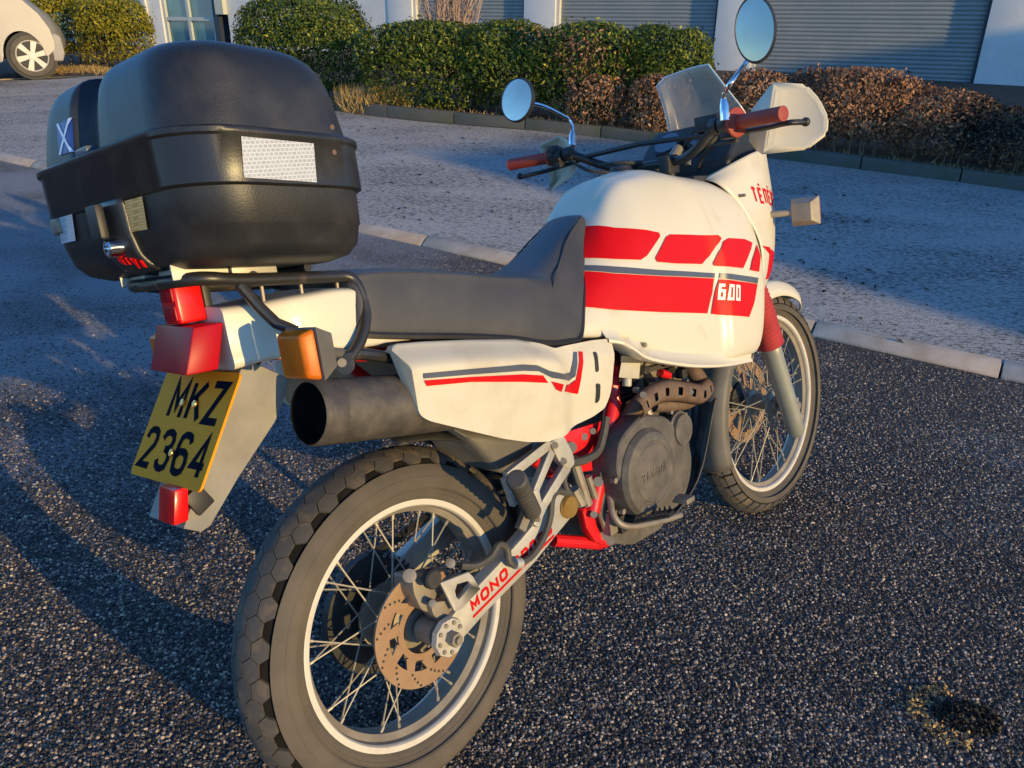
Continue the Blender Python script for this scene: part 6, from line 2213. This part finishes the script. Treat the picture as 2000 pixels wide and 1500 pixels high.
base = shell('base_shell', [
    (XF - .09, XR + .09, HW - .11, .05, 1.009, 9, 0), (XF - .045, XR + .048, HW - .050, .065, 1.010, 9, bw), (XF - .024, XR + .026, HW - .028, .070, 1.018, 9, bw), (XF - .013, XR + .014, HW - .015, .074, 1.034, 9, bw), (XF - .009, XR + .009, HW - .010, .076, 1.058, 9, bw),
    (XF - .0075, XR + .0078, HW - .0085, .076, 1.060, 9, bw), (XF - .006, XR + .006, HW - .006, .077, 1.11, 9, bw)], M['case'])
band = shell('lip_band', [
    (XF - .004, XR + .004, HW - .004, .078, 1.105, 9, bw), (XF, XR, HW, .079, 1.108, 9, bw), (XF, XR, HW, .079, 1.164, 9, bw), (XF + .003, XR - .004, HW + .003, .080, 1.167, 9, bw), (XF + .003, XR - .004, HW + .003, .080, 1.173, 9, bw), (XF, XR, HW, .079, 1.176, 9, bw), (XF - .007, XR + .005, HW - .006, .078, 1.177, 9, bw)], M['case_band'])
LL = [(XF - .007, XR + .007, HW - .007, .078, 1.170), (XF - .010, XR + .011, HW - .010, .080, 1.20), (XF - .014, XR + .017, HW - .014, .082, 1.235), (XF - .020, XR + .024, HW - .021, .082, 1.262), (XF - .033, XR + .037, HW - .035, .076, 1.282), (XF - .055, XR + .058, HW - .06, .062, 1.293), (XF - .10, XR + .10, HW - .11, .03, 1.297)]
LI = np.array([np.array(dens(ringc(*lv, 9, bw * max(0, 1 - k * .2)), 200)) for k, lv in enumerate(LL)])
LI = np.array([crom(LI[:, j], 26) for j in range(200)]).transpose(1, 0, 2)
for r in LI:
    for p in r:
        s_ = 1 / (1 + math.exp(-(p[1] - .004) / .008)) * 1 / (1 + math.exp((p[1] - .058) / .0025))
        if s_ > .01:
            back = max(0, min(1, (-.18 - p[0]) / .10))
            p[0] += .020 * s_ * back
            p[2] -= .010 * s_ * max(0, min(1, (p[2] - 1.22) / .05))
b = B()
b.grid([[tuple(p) for p in r] for r in LI], closed=True, cap=True)
lid = b.done('lid', M['case'], case, smooth=50)
base_t, band_t, lid_t = bvh(base), bvh(band), bvh(lid)

def decal_x(name, polys, tree, m, parent, off=.0015, step=.012):
    """flat print laid on the rear face: outlines in (y, z)"""
    b = B()
    for p in polys:
        b.face([(0, y, z) for y, z in p])
    bmesh.ops.triangulate(b.bm, faces=b.bm.faces[:], ngon_method='EAR_CLIP')
    cut_grid(b.bm, step, (1, 2))
    dead = []
    for v in b.bm.verts:
        hit, nrm, idx, d = tree.ray_cast(Vector((-2, v.co.y, v.co.z)), Vector((1, 0, 0)))
        if hit is None:
            dead.append(v); continue
        if nrm.x > 0: nrm = -nrm
        v.co = hit + nrm * off
    if dead: bmesh.ops.delete(b.bm, geom=dead, context='VERTS')
    return b.done(name, m, parent, smooth=60, weld=False)

# honeycomb reflector on the right side, yellow one on the rear corner, two-tone silver ones on the left
decal('reflector', [[(-0.26, 1.155), (-0.158, 1.144), (-0.164, 1.094), (-0.267, 1.106)]], band_t, M['refl_white'], case)
decal_x('reflector', [[(-0.062, 1.11), (-0.109, 1.11), (-0.1, 1.063), (-0.05, 1.064)]], base_t, M['refl_yellow'], case, off=.003)
decal_x('reflector', [[(0.143, 1.109), (0.097, 1.109), (0.11, 1.069), (0.168, 1.069)]], base_t, M['refl_silver'], case, off=.003)
# flag sticker: blue field, white saltire
FL = [(0.11, 1.232), (0.064, 1.233), (0.063, 1.187), (0.106, 1.189)]
decal_x('flag_sticker', [FL], lid_t, M['blue_flag'], case)
def lerp2(a, b_, t): return (a[0] + (b_[0] - a[0]) * t, a[1] + (b_[1] - a[1]) * t)
w_ = .16
sal = [[FL[0], lerp2(FL[0], FL[1], w_), FL[2], lerp2(FL[2], FL[3], w_)], [FL[1], lerp2(FL[1], FL[0], w_), FL[3], lerp2(FL[3], FL[2], w_)]]
decal_x('flag_cross', sal, lid_t, M['flag_white'], case, off=.0022)
# latch column with lock and emblem in the middle of the rear face
b = B()
rows = []
for z in np.linspace(1.090, .985, 16):
    row = []
    for y in np.linspace(-.058, .020, 9):
        hit, nrm, i_, d_ = base_t.ray_cast(Vector((-2, y, z + .018)), Vector((1, 0, 0)))
        row.append((hit.x - .007 - .003 * (1 - ((y + .019) / .04) ** 2), y, z + .018) if hit else (XR - .005, y, z + .018))
    rows.append(row)
b.grid(rows)
lc_ = b.done('latch_panel', M['case_band'], case, smooth=60)
so = lc_.modifiers.new('solid', 'SOLIDIFY'); so.thickness = .012; so.offset = -1
lt = bvh(lc_)
b = B()
b.box((XR - .018, -.012, 1.083), (.012, .036, .046))
b.done('latch', M['black'], lc_, bevel=.004)
b = B()
lk = Vector((XR - .010, -.022, 1.047))
b.lathe([(.012, .0125), (-.006, .0125), (-.008, .010), (-.008, .008), (-.003, .008), (-.003, 0)], lk, axis='x', n=24)
b.done('lock', M['chrome'], lc_)
gp, gw = text_polys('GIVI', .011, .013, .0022, .0034)
b = B()
for q in gp:
    pts = []
    for x, z in q:
        y = -.004 - x - z * .4; zz = 1.026 + z - x * .25
        hit, nrm, i_, d_ = lt.ray_cast(Vector((-2, y, zz)), Vector((1, 0, 0)))
        pts.append((hit.x - .003 if hit else XR, y, zz))
    b.prism(pts, (.003, 0, 0))
b.done('emblem', M['red_bright'], lc_, weld=False)
# left catch
b = B()
for yy in (.155, .190):
    hit, nrm, i_, d_ = base_t.ray_cast(Vector((-2, yy, 1.095)), Vector((1, 0, 0)))
    b.box(hit + Vector((-.002, 0, 0)), (.016, .026, .022))
b.done('catch', M['steel'], case, bevel=.004)
# carrying handle under the band, hinge plate, rivets
b = B()
b.box((XR + .006, .032, 1.181), (.016, .044, .012))
b.done('hinge_plate', M['grey_stripe'], case, bevel=.002)
b = B()
for px in ((654, 250), (654, 297)):
    pass
for px_, tr_ in (((-0.127, -0.236, 1.132), band_t), ((-0.114, -0.222, 1.167), lid_t)):
    hit, nrm, i_, d_ = tr_.ray_cast(Vector((px_[0], -2, px_[2])), Vector((0, 1, 0)))
    if hit: b.cyl(hit + Vector((0, .003, 0)), hit + Vector((0, -.0012, 0)), .0036, 10)
b.done('rivet', M['rust'], case)
